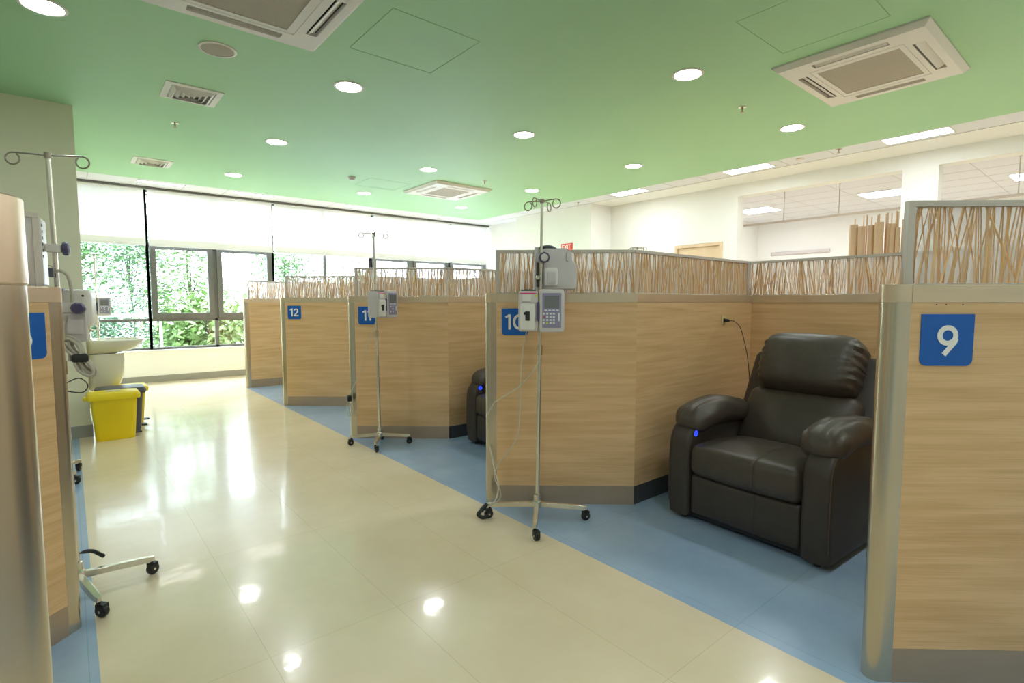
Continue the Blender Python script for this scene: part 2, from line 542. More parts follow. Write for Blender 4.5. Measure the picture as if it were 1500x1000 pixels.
# ------------------------------------------------------------------ ceiling fittings
def downlight(x, y, label, r=.110):
    e = empty('recessed_downlight', (x, y, CH), 0, label, 'ceiling light', 'round downlights in the green ceiling')
    MB().lathe([(r + .018, 0), (r + .018, -.005), (r, -.008), (r - .006, -.003), (r - .006, 0)], n=32).build('trim_ring', M['acw'], e)
    MB().lathe([(r - .006, -.002), (r - .006, -.004)], n=32).build('diffuser', M['lamp'], e)
rows = {2.0: ('left row', [(4.65, 'beside the left air conditioner'), (6.76, 'second from the windows'), (8.88, 'nearest the windows')]),
        4.07: ('middle row', [(.5, 'behind the camera side'), (2.59, 'nearest the right air conditioner'), (4.67, 'second from the camera'), (6.75, 'in front of the far air conditioner'), (8.9, 'nearest the windows')]),
        6.16: ('right row', [(.5, 'past the right air conditioner'), (2.62, 'right of the ceiling sprinkler'), (4.74, 'third from the windows'), (6.86, 'second from the windows'), (8.97, 'nearest the windows, behind the far air conditioner')]),
        -.03: ('leftmost row', [(4.67, 'at the top left corner of the view')])}
for x, (rn, ls) in rows.items():
    for y, d in ls:
        downlight(x, y, 'glowing round white downlight in the %s, %s' % (rn, d))
for x, y, d in ((2.0, .5, 'over the aisle beside the camera'), (2.0, -1.6, 'over the aisle behind the camera'), (4.07, -1.6, 'behind the camera, middle row'), (6.16, -1.6, 'behind the camera, right row'),
                (-.03, -1.6, 'behind the near left steel post'), (-.03, .5, 'right above the near left steel post'), (-2.1, .5, 'over the near left booth'), (-2.1, 2.6, 'over the second left booth'),
                (-2.1, 4.67, 'over the left booth by the beige wall'), (-2.1, -1.6, 'last one behind the left booths')):
    downlight(x, y, 'round white ceiling downlight out of view, ' + d)

def panel_light(x0, x1, y0, y1, label, grp, m):
    e = empty('panel_light', ((x0 + x1) / 2, (y0 + y1) / 2, CH), 0, label, 'ceiling light', grp)
    a, b = (x1 - x0) / 2, (y1 - y0) / 2
    f = MB()
    for q in ((-a - .015, a + .015, -b - .015, -b), (-a - .015, a + .015, b, b + .015), (-a - .015, -a, -b, b), (a, a + .015, -b, b)):
        f.box(*q, -.006, 0)
    f.build('frame', M['acw'], e)
    MB().box(-a, a, -b, b, -.004, -.001).build('diffuser', m, e, smooth=False)
for y, d in ((1.83, 'nearest, above the numbered 9 partition'), (3.8, 'middle one of the strip'), (5.9, 'farthest of the strip')):
    panel_light(7.43, 7.68, y - .31, y + .31, 'white light panel in the right tile strip, ' + d, 'light panels along the right tile strip', M['panel'])
for y, d in ((-.2, 'just past the right edge of the view'), (-2.2, 'behind the camera')):
    panel_light(7.43, 7.68, y - .31, y + .31, 'white light panel in the right tile strip, ' + d, 'light panels along the right tile strip', M['panel'])
for x, d in ((1.24, 'left end'), (2.62, 'second from left'), (4.6, 'third from left'), (6.75, 'right end')):
    panel_light(x - .31, x + .31, 10.20, 10.30, 'slim light panel in the white strip before the windows, ' + d, 'light panels before the windows', M['panel2'])
for x, y, d in ((11.08, 5.33, 'left, seen through the opening'), (11.08, 3.1, 'middle, beside the white pillar'), (11.2, 1.15, 'right, above the near screen'), (11.1, -1.0, 'out past the right edge')):
    panel_light(x - .29, x + .29, y - .33, y + .33, 'square white light panel in the far side room, ' + d, 'light panels in the side room', M['panel'])

def cassette(x0, x1, y0, y1, label, slotfrac=(.55, .62)):
    a, b = (x1 - x0) / 2, (y1 - y0) / 2
    e = empty('ceiling_air_conditioner', ((x0 + x1) / 2, (y0 + y1) / 2, CH), 0, label, 'air conditioner')
    z = -.045
    MB().box(-a + .05, a - .05, -b + .05, b - .05, -.016, -.002).build('housing', M['acd'], e, smooth=False)
    ga, gb = a - .28, b - .24      # grille panel half size
    sw = .075                       # slot width
    so = .09                        # margin outside slot
    la, lb = ga * .98, gb * .9      # slot half lengths
    fr = MB()
    # bevelled rim
    o = [(-a, -b), (a, -b), (a, b), (-a, b)]
    i = [(-a + .035, -b + .035), (a - .035, -b + .035), (a - .035, b - .035), (-a + .035, b - .035)]
    j = [(-a + so, -b + so), (a - so, -b + so), (a - so, b - so), (-a + so, b - so)]
    rs = [[Vector((p[0], p[1], 0)) for p in o], [Vector((p[0], p[1], -.012)) for p in o], [Vector((p[0], p[1], z)) for p in i],
          [Vector((p[0], p[1], z)) for p in j], [Vector((p[0], p[1], -.012)) for p in j]]
    fr.rings(rs, cap=False)
    ix, iy = a - so, b - so
    zb = -.016
    # corner and side blocks leaving the four slots open
    for sx in (-1, 1):
        for sy in (-1, 1):
            fr.box(*sorted((sx * la, sx * ix)), *sorted((sy * (iy - sw), sy * iy)), z, zb)
            fr.box(*sorted((sx * (ix - sw), sx * ix)), *sorted((sy * lb, sy * (iy - sw))), z, zb)
    # inner field frame between slots and grille
    jx, jy = ix - sw, iy - sw
    for q in ((-jx, jx, -jy, -gb), (-jx, jx, gb, jy), (-jx, -ga, -gb, gb), (ga, jx, -gb, gb)):
        fr.box(*q, z, zb)
    fr.build('frame', M['acw'], e, smooth=False)
    gr = MB().box(-ga, ga, -gb, gb, z + .004, z + .01)
    g = gr.build('grille', M['acg'], e, smooth=False)
    ln = MB()
    for sx in (-1, 1):
        ln.box(*sorted((sx * (ga + .055), sx * (ga + .058))), -gb - .04, gb + .04, z - .0012, z)
    for sy in (-1, 1):
        ln.box(-ga - .055, ga + .055, *sorted((sy * (gb + .035), sy * (gb + .038))), z - .0012, z)
    ln.build('panel_joint', M['tilejoint'], e, smooth=False)
    for sy in (-1, 1):
        v = MB()
        mt = Matrix.Translation((0, sy * (iy - sw / 2), -.032)) @ Matrix.Rotation(sy * radians(28), 4, 'X')
        v.box(-la + .01, la - .01, -.026, .026, -.003, .003, mt)
        v.build('louvre', M['acw'], e, bevel=.002)
    for sx in (-1, 1):
        v = MB()
        mt = Matrix.Translation((sx * (ix - sw / 2), 0, -.032)) @ Matrix.Rotation(-sx * radians(28), 4, 'Y')
        v.box(-.026, .026, -lb + .01, lb - .01, -.003, .003, mt)
        v.build('louvre', M['acw'], e, bevel=.002)
cassette(4.49, 5.71, 1.05, 2.09, 'large rectangular air conditioner cassette in the green ceiling, upper right')
cassette(.38, 1.52, 3.05, 4.13, 'large air conditioner cassette cut by the top edge, upper left of the ceiling')
cassette(4.50, 5.58, 7.22, 8.3, 'smaller looking far air conditioner cassette near the window strip')

def diffuser(x, y, label):
    e = empty('air_vent', (x, y, CH), 0, label, 'air vent', 'square air vents in the green ceiling')
    s = .225
    MB().box(-s + .05, s - .05, -s + .05, s - .05, -.006, -.002).build('backing', M['skirt'], e, smooth=False)
    f = MB()
    rs = []
    for h, z in ((s, 0), (s, -.006), (s - .05, -.010), (s - .05, -.003)):
        rs.append([Vector((-h, -h, z)), Vector((h, -h, z)), Vector((h, h, z)), Vector((-h, h, z))])
    f.rings(rs, cap=False)
    f.build('frame', M['acw'], e, smooth=False)
    for k, h in enumerate((.165, .125, .085, .045)):
        c = MB()
        rs = []
        for hh, z in ((h, -.004), (h - .028, -.03), (h - .031, -.028), (h - .004, -.004)):
            rs.append([Vector((-hh, -hh, z)), Vector((hh, -hh, z)), Vector((hh, hh, z)), Vector((-hh, hh, z))])
        c.rings(rs, cap=False)
        c.build('cone', M['acw'], e, smooth=False)
diffuser(.965, 5.74, 'square white air vent between the left wall and the downlights, nearer one')
diffuser(.975, 8.80, 'square white air vent close to the window strip, farther one')
e = empty('ceiling_speaker', (.96, 4.61, CH), 0, 'round ceiling speaker with beige mesh and white rim', 'speaker')
MB().lathe([(.13, 0), (.13, -.006), (.112, -.010), (.112, -.004)], n=36).build('rim', M['acw'], e)
MB().lathe([(.113, -.003), (.113, -.006), (.05, -.008), (.002, -.008)], n=36).build('mesh_cover', M['acg'], e)
def sprinkler(x, y, label):
    e = empty('fire_sprinkler', (x, y, CH), 0, label, 'sprinkler', 'ceiling sprinklers')
    MB().lathe([(.038, 0), (.038, -.004), (.018, -.010), (.012, -.012)], n=20).build('rose', M['chrome'], e)
    MB().lathe([(.010, -.01), (.010, -.022), (.006, -.03), (.006, -.045), (.02, -.046), (.02, -.049), (.002, -.049)], n=16).build('nozzle', M['kick'], e)
sprinkler(5.15, 2.67, 'metal sprinkler head in the green ceiling near the right air conditioner')
sprinkler(.97, 6.75, 'metal sprinkler head in the green ceiling between the two air vents')
sprinkler(5.12, 6.81, 'metal sprinkler head in the green ceiling beside the far air conditioner')
sprinkler(7.45, 2.6, 'sprinkler head in the right tile strip next to the nearest light panel')
sprinkler(7.55, 7.1, 'sprinkler head at the far end of the right tile strip')
sprinkler(6.9, 10.3, 'small sprinkler head in the strip by the right end of the windows')
o = MB().lathe([(.055, 0), (.055, -.02), (.045, -.03), (.035, -.05), (.002, -.052)], n=24).build('smoke_detector', M['plastic'], None, (3.405, 7.88, CH))
tag(o, 'small grey smoke detector dome on the green ceiling before the windows', 'smoke detector')
o = MB().lathe([(.05, 0), (.05, -.012), (.002, -.016)], n=24).build('ceiling_sensor', M['acw'], None, (7.56, 3.1, CH))
tag(o, 'flat white round sensor in the right tile strip', 'sensor')

# ------------------------------------------------------------------ booth dividers
HT = .04
CAPZ0, CAPZ1, SCR = 1.35, 1.41, 1.695
def offs(pts, h):
    """left and right mitred offsets of an open polyline"""
    L, R = [], []
    n = len(pts)
    for i in range(n):
        if i == 0: d = [(pts[1] - pts[0]).normalized()]
        elif i == n - 1: d = [(pts[-1] - pts[-2]).normalized()]
        else: d = [(pts[i] - pts[i - 1]).normalized(), (pts[i + 1] - pts[i]).normalized()]
        nn = [Vector((-q.y, q.x)) for q in d]
        m = sum(nn, Vector((0, 0))).normalized()
        s = h / m.dot(nn[0])
        L.append(pts[i] + m * s)
        R.append(pts[i] - m * s)
    return L, R

def local(poly, o, ang):
    c, s = cos(-ang), sin(-ang)
    return [((p.x - o.x) * c - (p.y - o.y) * s, (p.x - o.x) * s + (p.y - o.y) * c) for p in poly]

def twigs(L, seed, dens=125, z0=CAPZ1, z1=SCR - .018):
    r = random.Random(seed)
    mb = MB()
    n = int(L * dens)
    for k in range(n):
        x = (k + r.random()) / n * L
        lean = r.gauss(0, .03)
        w0 = r.choice((.0022, .003, .004, .0055, .0075)) * r.uniform(.62, 1.0)
        yy = r.uniform(-.006, .006)
        cur = r.gauss(0, .003)
        ph = r.random() * 6
        rings = []
        for j in range(6):
            t = j / 5
            z = z0 + (z1 - z0) * t
            xx = x + lean * (t - .5) + cur * sin(t * 3.1 + ph * .3)
            xx = min(L - .004, max(.004, xx))
            w = w0 * (1 - .45 * t)
            rings.append([Vector((xx - w, yy, z)), Vector((xx, yy - .003, z)), Vector((xx + w, yy, z)), Vector((xx, yy + .003, z))])
        mb.rings(rings)
        if r.random() < .06:      # small side shoot
            t0 = r.uniform(.2, .6)
            xb = x + lean * (t0 - .5)
            sg = r.choice((-1, 1))
            zb = z0 + (z1 - z0) * t0
            rings = []
            for j in range(4):
                t = j / 3
                w = .0022 * (1 - .5 * t)
                xx = min(L - .004, max(.004, xb + sg * .04 * t))
                z = zb + (z1 - zb) * t
                rings.append([Vector((xx - w, yy, z)), Vector((xx, yy - .002, z)), Vector((xx + w, yy, z)), Vector((xx, yy + .002, z))])
            mb.rings(rings)
    return mb

def segment_parts(parent, A, B, pa, first, last, seed, dark, L, R, Ls, Rs, i):
    """panel, kick plate and screen of one straight run i of the polyline"""
    d = (B - A)
    ang = atan2(d.y, d.x)
    org = A
    def part(name, m, poly, z0, z1, **k):
        return MB().prism(local(poly, org, ang), z0, z1).build(name, m, parent, (org.x, org.y, 0), ang, **k)
    u = d.normalized()
    a = pa if first else 0.0
    Lp = [L[i] + (u * a if first else Vector((0, 0))), L[i + 1]]
    Rp = [R[i] + (u * a if first else Vector((0, 0))), R[i + 1]]
    part('panel', M['oak'], [Lp[0], Lp[1], Rp[1], Rp[0]], .125, CAPZ0, smooth=False)
    part('kick_plate', M['darkkick'] if dark else M['kick'], [Lp[0], Lp[1], Rp[1], Rp[0]], 0, .124, smooth=False)
    # screen
    n = Vector((-u.y, u.x))
    s0 = A + u * (a - .005 if first else 0)
    LL = (B - s0).length
    fr = MB().box(0, LL, -.012, .012, SCR - .02, SCR).box(0, LL, -.010, .010, CAPZ1, CAPZ1 + .006)
    if first:
        fr.box(0, .024, -.012, .012, CAPZ1, SCR - .02)
    if last:
        fr.box(LL - .02, LL, -.012, .012, CAPZ1, SCR - .02)
    fr.build('screen_frame', M['alu'], parent, (s0.x, s0.y, 0), ang, bevel=.001)
    MB().box(.0, LL, .0065, .0095, CAPZ1 + .004, SCR - .015).build('screen_pane', M['pane'], parent, (s0.x, s0.y, 0), ang, smooth=False)
    t = twigs(LL, seed).build('bamboo_twigs', M['twig'], parent, (s0.x, s0.y, 0), ang, smooth=False)
    t['kind'] = 'stuff'

def divider(tip, k, end, label, seed, lift=0.0):
    """tip: centre of the rounded steel post; k: bend; end: at the back partition"""
    tip = Vector(tip)
    base = empty('booth_divider', (tip.x, tip.y, lift), 0, label, 'partition')
    pts = [Vector((0, 0))]
    if k: pts.append(Vector(k) - tip)
    pts.append(Vector(end) - tip)
    L, R = offs(pts, HT)
    Lk, Rk = offs(pts, HT + .003)
    u = (pts[1] - pts[0]).normalized()
    n = Vector((-u.y, u.x))
    pa = .035
    def nose(h, a, ext=0):
        arc = [n * h * cos(t) - u * h * sin(t) for t in [pi * q / 14 for q in range(15)]]
        return [n * h + u * a] + arc + [-n * h + u * a]
    MB().prism([(p.x, p.y) for p in nose(HT, pa)], 0, CAPZ0).build('end_post', M['steel'], base)
    MB().prism([(p.x, p.y) for p in nose(HT + .001, pa + .001)], CAPZ0, CAPZ1 + .0015).build('post_cap', M['cap'], base, bevel=.0015)
    # cap rail follows the line
    st = [Lk[0] + u * pa] + Lk[1:] + Rk[1:][::-1] + [Rk[0] + u * pa]
    MB().prism([(p.x, p.y) for p in st], CAPZ0, CAPZ1).build('cap_rail', M['cap'], base, bevel=.002)
    for i in range(len(pts) - 1):
        segment_parts(base, pts[i], pts[i + 1], pa, i == 0, i == len(pts) - 2, seed + i, i > 0, L, R, L, R, i)
    return base

DIV = {'9': ((2.195, .575), (2.87, -.02)), '10': ((2.165, 2.81), (2.87, 2.19)), '11': ((2.165, 5.06), (2.87, 4.44)), '12': ((2.165, 7.24), (2.87, 6.62))}
XB = 4.45
d9 = divider(*DIV['9'], (XB - .043, -.02), 'oak booth divider with steel end post carrying the blue 9 sign, nearest on the right', 11)
d10 = divider(*DIV['10'], (XB - .043, 2.19), 'oak booth divider with the blue 10 sign, left of the near recliner', 21)
d11 = divider(*DIV['11'], (XB - .043, 4.44), 'oak booth divider with the blue 11 sign behind the middle iv stand', 31)
d12 = divider(*DIV['12'], (XB - .043, 6.62), 'oak booth divider carrying the blue 12 sign, second from the windows', 41)
d13 = divider((2.165, 9.15), None, (XB - .043, 9.15), 'plain oak booth divider without a number sign, nearest the windows', 51)
d6 = divider((-.055, 2.80), (-.76, 2.18), (-2.3, 2.18), 'oak booth divider behind the left pumps with a half hidden blue sign', 61)
d7 = divider((-.0615, .52), (-.77, -.10), (-2.3, -.10), 'very close steel post and cap of a divider, at the left edge', 71, lift=.012)
MB().box(-.03, .0, -.02, .0, 0, .001)
for q in (.118, .150, .205):
    u = (Vector(DIV['9'][1]) - Vector(DIV['9'][0])).normalized()
    nn = Vector((-u.y, u.x)) * -1
    if nn.y > 0: nn = -nn
    p = u * (q) + nn * HT
    sc = MB().lathe([(.0022, 0), (.0022, .001), (.0005, .0012)], n=10, mtx=Matrix.Rotation(atan2(nn.y, nn.x), 4, 'Z') @ Matrix.Rotation(pi / 2, 4, 'Y'))
    sc.build('screw', M['acd'], d9, (p.x, p.y, 1.343))

def back_wall(y0, y1, label, seed):
    e = empty('booth_back_partition', (XB, y0, 0), 0, label, 'partition')
    a = pi / 2
    LL = y1 - y0
    MB().box(0, LL, -HT, HT, .125, CAPZ0).build('panel', M['oak'], e, (0, 0, 0), a, smooth=False)
    MB().box(0, LL, -HT, HT, 0, .124).build('kick_plate', M['darkkick'], e, (0, 0, 0), a, smooth=False)
    MB().box(0, LL, -HT - .003, HT + .003, CAPZ0, CAPZ1).build('cap_rail', M['cap'], e, (0, 0, 0), a, bevel=.002)
    MB().box(0, LL, -.012, .012, SCR - .02, SCR).box(0, .02, -.012, .012, CAPZ1, SCR - .02).box(0, LL, -.01, .01, CAPZ1, CAPZ1 + .006).build('screen_frame', M['alu'], e, (0, 0, 0), a, bevel=.001)
    MB().box(0, LL, -.0095, -.0065, CAPZ1 + .004, SCR - .015).build('screen_pane', M['pane'], e, (0, 0, 0), a, smooth=False)
    t = twigs(LL, seed).build('bamboo_twigs', M['twig'], e, (0, 0, 0), a, smooth=False)
    t['kind'] = 'stuff'
back_wall(-.02, 2.188, 'back partition behind the near recliner with bamboo screen on top', 81)
back_wall(2.192, 4.438, 'back partition of the booth between dividers 10 and 11', 82)
back_wall(4.442, 6.618, 'back partition of the booth between dividers 11 and 12', 83)
back_wall(6.622, 9.19, 'back partition of the booth nearest the windows', 84)

# ------------------------------------------------------------------ number signs
def text_mesh(txt, size, depth, off=0.0):
    cu = bpy.data.curves.new('t', 'FONT')
    cu.body = txt
    cu.size = size
    cu.extrude = depth
    cu.offset = off
    cu.align_x = 'CENTER'
    cu.align_y = 'CENTER'
    ob = bpy.data.objects.new('t', cu)
    C.objects.link(ob)
    bpy.context.view_layer.update()
    me = bpy.data.meshes.new_from_object(ob.evaluated_get(bpy.context.evaluated_depsgraph_get()))
    bpy.data.objects.remove(ob)
    xs = [v.co.x for v in me.vertices]; ys = [v.co.y for v in me.vertices]
    cx, cyy = (min(xs) + max(xs)) / 2, (min(ys) + max(ys)) / 2
    for v in me.vertices:
        v.co.x -= cx; v.co.y -= cyy
    return me

def ribbon(mb, pts, w, closed=False, h=.0012):
    """flat stroke of width w in the x-y plane"""
    n = len(pts)
    L, R = [], []
    for i in range(n):
        a = pts[i - 1] if (i > 0 or closed) else pts[i]
        b = pts[(i + 1) % n] if (i < n - 1 or closed) else pts[i]
        d = Vector((b[0] - a[0], b[1] - a[1])).normalized()
        q = Vector((-d.y, d.x)) * w / 2
        L.append((pts[i][0] + q.x, pts[i][1] + q.y)); R.append((pts[i][0] - q.x, pts[i][1] - q.y))
    for i in range(n if closed else n - 1):
        k = (i + 1) % n
        mb.prism([R[i], R[k], L[k], L[i]], 0, h)

def digits(txt):
    mb = MB()
    w, H = .0165, .100
    def arc(cx, cy, rx, ry, a0, a1, n=28):
        return [(cx + rx * cos(radians(a0 + (a1 - a0) * k / n)), cy + ry * sin(radians(a0 + (a1 - a0) * k / n))) for k in range(n + 1)]
    def one(x):
        ribbon(mb, [(x + .026, 0), (x + .026, H)], w)
        ribbon(mb, [(x + .0, H - .020), (x + .022, H - .0075)], w * .85, h=.0017)
        return .036
    def zero(x):
        ribbon(mb, arc(x + .038, H / 2, .038 - w / 2, H / 2 - w / 2, 0, 360)[:-1], w, True)
        return .076
    def two(x):
        p = arc(x + .030, H - .031, .0225, .0225, 165, -35, 20) + [(x + .010, w / 2 + .004)]
        ribbon(mb, p, w)
        ribbon(mb, [(x, w / 2), (x + .062, w / 2)], w, h=.0017)
        return .062
    def nine(x):
        ribbon(mb, arc(x + .0345, H - .0345, .0345 - w / 2, .0345 - w / 2, 0, 360)[:-1], w, True)
        ribbon(mb, [(x + .0625, H - .044), (x + .0585, H - .056), (x + .024, 0)], w, h=.0017)
        return .069
    def six(x):
        ribbon(mb, arc(x + .0345, .0345, .0345 - w / 2, .0345 - w / 2, 0, 360)[:-1], w, True)
        ribbon(mb, [(x + .0065, .044), (x + .0105, .056), (x + .045, H)], w, h=.0017)
        return .069
    x = 0
    for i, c in enumerate(txt):
        if i: x += .012
        x += {'1': one, '0': zero, '2': two, '9': nine, '6': six}[c](x)
    me = bpy.data.meshes.new('numerals')
    me.from_pydata([(a - x / 2, b - H / 2, c) for a, b, c in mb.v], [], mb.f)
    me.update()
    return me

def sign(tip, k, num, label, start=.07, size=.175):
    tip, k = Vector(tip), Vector(k)
    u = (k - tip).normalized()
    n = Vector((u.y, -u.x))
    if n.y > 0: n = -n
    # sign x axis runs to the viewer's right
    right = Vector((-n.y, n.x))
    p = tip + u * (start + size / 2) + n * HT
    ang = atan2(right.y, right.x)
    e = empty('number_sign', (p.x, p.y, 1.2235), ang, label, 'sign', 'blue booth number signs')
    h = size / 2
    r = .022
    poly = [(-h, h), (h, h)]
    poly += [(h - r + r * cos(t), -h + r - r * sin(t)) for t in [pi / 2 * q / 6 for q in range(7)]]
    poly += [(-h + r - r * sin(t), -h + r - r * cos(t)) for t in [pi / 2 * q / 6 for q in range(7)]]
    pl = MB().prism(poly, 0, .004)
    pl.v = [(x, -z, y) for x, y, z in pl.v]
    pl.build('plate', M['signblue'], e, smooth=False)
    me = digits(num)
    me.materials.append(M['signwhite'])
    t = bpy.data.objects.new('numerals', me)
    C.objects.link(t)
    t.parent = e
    t.location = (0, -.0048, 0)
    t.rotation_euler = (pi / 2, 0, 0)
sign(*DIV['9'], '9', 'blue sign with a large white 9 on the nearest right divider')
sign(*DIV['10'], '10', 'blue sign with white 10 partly hidden by the infusion pump')
sign(*DIV['11'], '11', 'blue sign with white 11 partly hidden by a pump')
sign(*DIV['12'], '12', 'small looking blue sign with white 12 on the farthest numbered divider')
sign((-.055, 2.80), (-.76, 2.18), '6', 'blue sign half hidden by the near steel post at the left', start=.056)

# ------------------------------------------------------------------ recliners
def recliner(loc, rz, label):
    e = empty('recliner', loc, rz, label, 'armchair', 'brown leather recliners in the booths')
    XS = .085
    def groove(x, amp=.007, w=.006):
        return amp * math.exp(-((x - XS) / w) ** 2)
    # base under everything
    MB().box(-.40, .40, .06, .84, .012, .10).build('base', M['black'], e, bevel=.01)
    # arms
    for s in (-1, 1):
        prof = [(.0, .03), (-.012, .20), (-.008, .40), (.0, .50), (.025, .555), (.07, .590), (.14, .605), (.40, .60), (.70, .575), (.86, .53), (.90, .40), (.90, .03)]
        prof = [(p.x, p.y) for p in catmull([Vector(q) for q in prof], 4)]
        m = MB()
        x0, x1 = (-.482, -.332) if s < 0 else (.332, .482)
        nseg = 6
        rs = []
        for j in range(nseg + 1):
            t = j / nseg
            x = x0 + (x1 - x0) * t
            edge = min(t, 1 - t) * (x1 - x0)
            inset = .0
            rr = .03
            if edge < rr:
                inset = rr - math.sqrt(max(0, rr * rr - (rr - edge) ** 2))
            inset *= .8
            ring = []
            cyx, czx = .42, .30
            for (yy, zz) in prof:
                dy = yy - cyx; dz = zz - czx
                L = hypot(dy, dz)
                k = (L - inset) / L
                ring.append(Vector((x, cyx + dy * k, max(.03, czx + dz * k))))
            rs.append(ring)
        # more rows near the ends for the rounding
        rs2 = []
        ts = [0, .03, .07, .13, .22, .5, .78, .87, .93, .97, 1]
        for t in ts:
            x = x0 + (x1 - x0) * t
            edge = min(t, 1 - t) * (x1 - x0)
            rr = .035
            inset = 0 if edge >= rr else rr - math.sqrt(max(0, rr * rr - (rr - edge) ** 2))
            ring = []
            for (yy, zz) in prof:
                dy = yy - .42; dz = zz - .30
                L = hypot(dy, dz)
                kk = (L - inset * .8) / L
                ring.append(Vector((x, .42 + dy * kk, max(.03, .30 + dz * kk))))
            rs2.append(ring)
        m.rings(rs2)
        arm = m.build('armrest', M['leather2'], e)
        # stitched seam on the outer edge of the front roll
        xo = s * .474
        pts = [Vector((xo, yy + (.006 if yy < .3 else 0), zz - .004)) for yy, zz in prof[2:30]]
        MB().tube(pts, .0028, 6).build('piping', M['piping'], arm)
        # stuffed pad
        def padfn(x, y, z, u, s=s):
            g = max(0, -u[1])
            w = .006 * sin(14 * u[0] + 2 * u[2]) * g ** 2 + .004 * sin(9 * u[0] - 5 * u[1])
            z2 = z + w * (1 if z > 0 else .4) - .045 * (u[1] ** 2 if u[1] < 0 else .35 * u[1] ** 2)
            if u[1] > 0: z2 -= .02 * u[1]
            return [x * (1 - .10 * u[1]), y, z2]
        MB().soft((s * .388, .345, .652), (.104, .295, .068), .062, (16, 26, 12), (.012, .02, .022), padfn).build('arm_pad', M['leather'], e)
    # seat cushion
    def seatfn(x, y, z, u):
        g = groove(x)
        if u[1] < -.9: y += g
        if u[2] > .9: z -= g
        y -= .012 * (1 - u[0] ** 2) * (1 if u[1] < -.5 else 0)
        if u[2] > .5: z -= .025 * max(0, u[1] + .2)
        return [x, y, z]
    MB().soft((0, .30, .395), (.330, .312, .092), .045, (80, 22, 10), (0, .012, .022), seatfn).build('seat_cushion', M['leather'], e)
    def footfn(x, y, z, u):
        if u[1] < -.5: y += groove(x)
        return [x, y, z]
    MB().soft((0, .07, .178), (.329, .062, .122), .022, (80, 6, 14), (0, .014, 0), footfn).build('footrest', M['leather2'], e)
    # back: built upright then leaned
    lean = Matrix.Translation((0, .585, .40)) @ Matrix.Rotation(radians(-23), 4, 'X')
    def shell(x, y, z, u):
        return [x * (1 - .07 * (u[2] + 1) / 2), y, z]
    MB().soft((0, .12, .325), (.452, .085, .372), .06, (14, 6, 16), (0, .01, 0), shell).build('back_shell', M['leather2'], e, mtx=lean)
    def low(x, y, z, u):
        if u[1] < -.3:
            y -= .012 * (1 - u[2] ** 2)
            y += .006 * sin(7 * u[0] + 3 * u[2]) * abs(u[0]) ** 2
        return [x * (1 - .03 * u[2]), y, z]
    MB().soft((0, .02, .20), (.350, .085, .205), .06, (30, 8, 20), (0, .035, .0), low).build('lumbar_cushion', M['leather'], e, mtx=lean)
    def head(x, y, z, u):
        if u[1] < 0:
            y -= .02 * (1 - abs(u[2]) ** 2)
            a = abs(u[0])
            y += .008 * sin(26 * u[2]) * max(0, a - .72) / .28
        zz = z
        if abs(u[0]) > .6:
            zz -= .02 * (abs(u[0]) - .6) / .4 * (1 if u[2] > 0 else -1)
        x2 = x * (1 + .015 * sin(20 * u[2])) if abs(u[0]) > .9 else x
        return [x2, y, zz]
    MB().soft((0, .0, .585), (.302, .115, .195), .075, (34, 12, 26), (0, .04, .012), head).build('head_cushion', M['leather'], e, mtx=lean)
    # control buttons with a blue ring light, inner side of the left arm
    c = MB().lathe([(.020, 0), (.020, .004), (.014, .006)], n=24, mtx=Matrix.Rotation(pi / 2, 4, 'Y')).build('control_panel', M['blackgloss'], e, (-.3325, .055, .545))
    MB().lathe([(.0185, .0045), (.0185, .006), (.012, .007), (.012, .0045)], n=24, mtx=Matrix.Rotation(pi / 2, 4, 'Y')).build('ring_light', M['led'], c)
    MB().box(.0045, .0075, -.003, .003, -.008, .008).build('button', M['led'], c)
    # feet
    for s in (-1, 1):
        for yy in (.06, .80):
            MB().lathe([(.02, 0), (.02, .032)], n=14).build('foot', M['black'], e, (s * .40, yy, 0))
    return e
recliner((2.872, 1.434, 0), radians(-93), 'dark brown leather recliner in the near booth beside divider 9')
recliner((2.90, 3.70, 0), radians(-92), 'dark brown leather recliner mostly hidden behind divider 10')

# ------------------------------------------------------------------ outlet and its cord
e = empty('wall_outlet', (3.955, 2.1495, 1.213), 0, 'small ivory wall socket on divider 10 above the recliner', 'wall outlet')
MB().box(-.035, .035, -.006, 0, -.035, .035).build('cover_plate', M['outlet'], e, bevel=.002)
MB().box(-.012, .012, -.0075, -.006, -.014, .014).build('socket', M['black'], e)
e = empty('recliner_power_cord', (3.955, 2.14, 1.21), 0, 'thin black cord plugged in the socket and hanging behind the recliner', 'power cord')
MB().tube([(0, -.002, 0), (0, -.03, .0), (.0, -.042, -.004)], [.014, .012, .006], 10).build('plug', M['blackgloss'], e)
MB().tube([(0, -.035, -.002), (.03, -.06, -.005), (.07, -.09, -.05), (.10, -.11, -.15), (.13, -.13, -.30), (.15, -.14, -.48), (.13, -.16, -.75), (.10, -.18, -1.20)], .003, 8, 8).build('cable', M['black'], e)

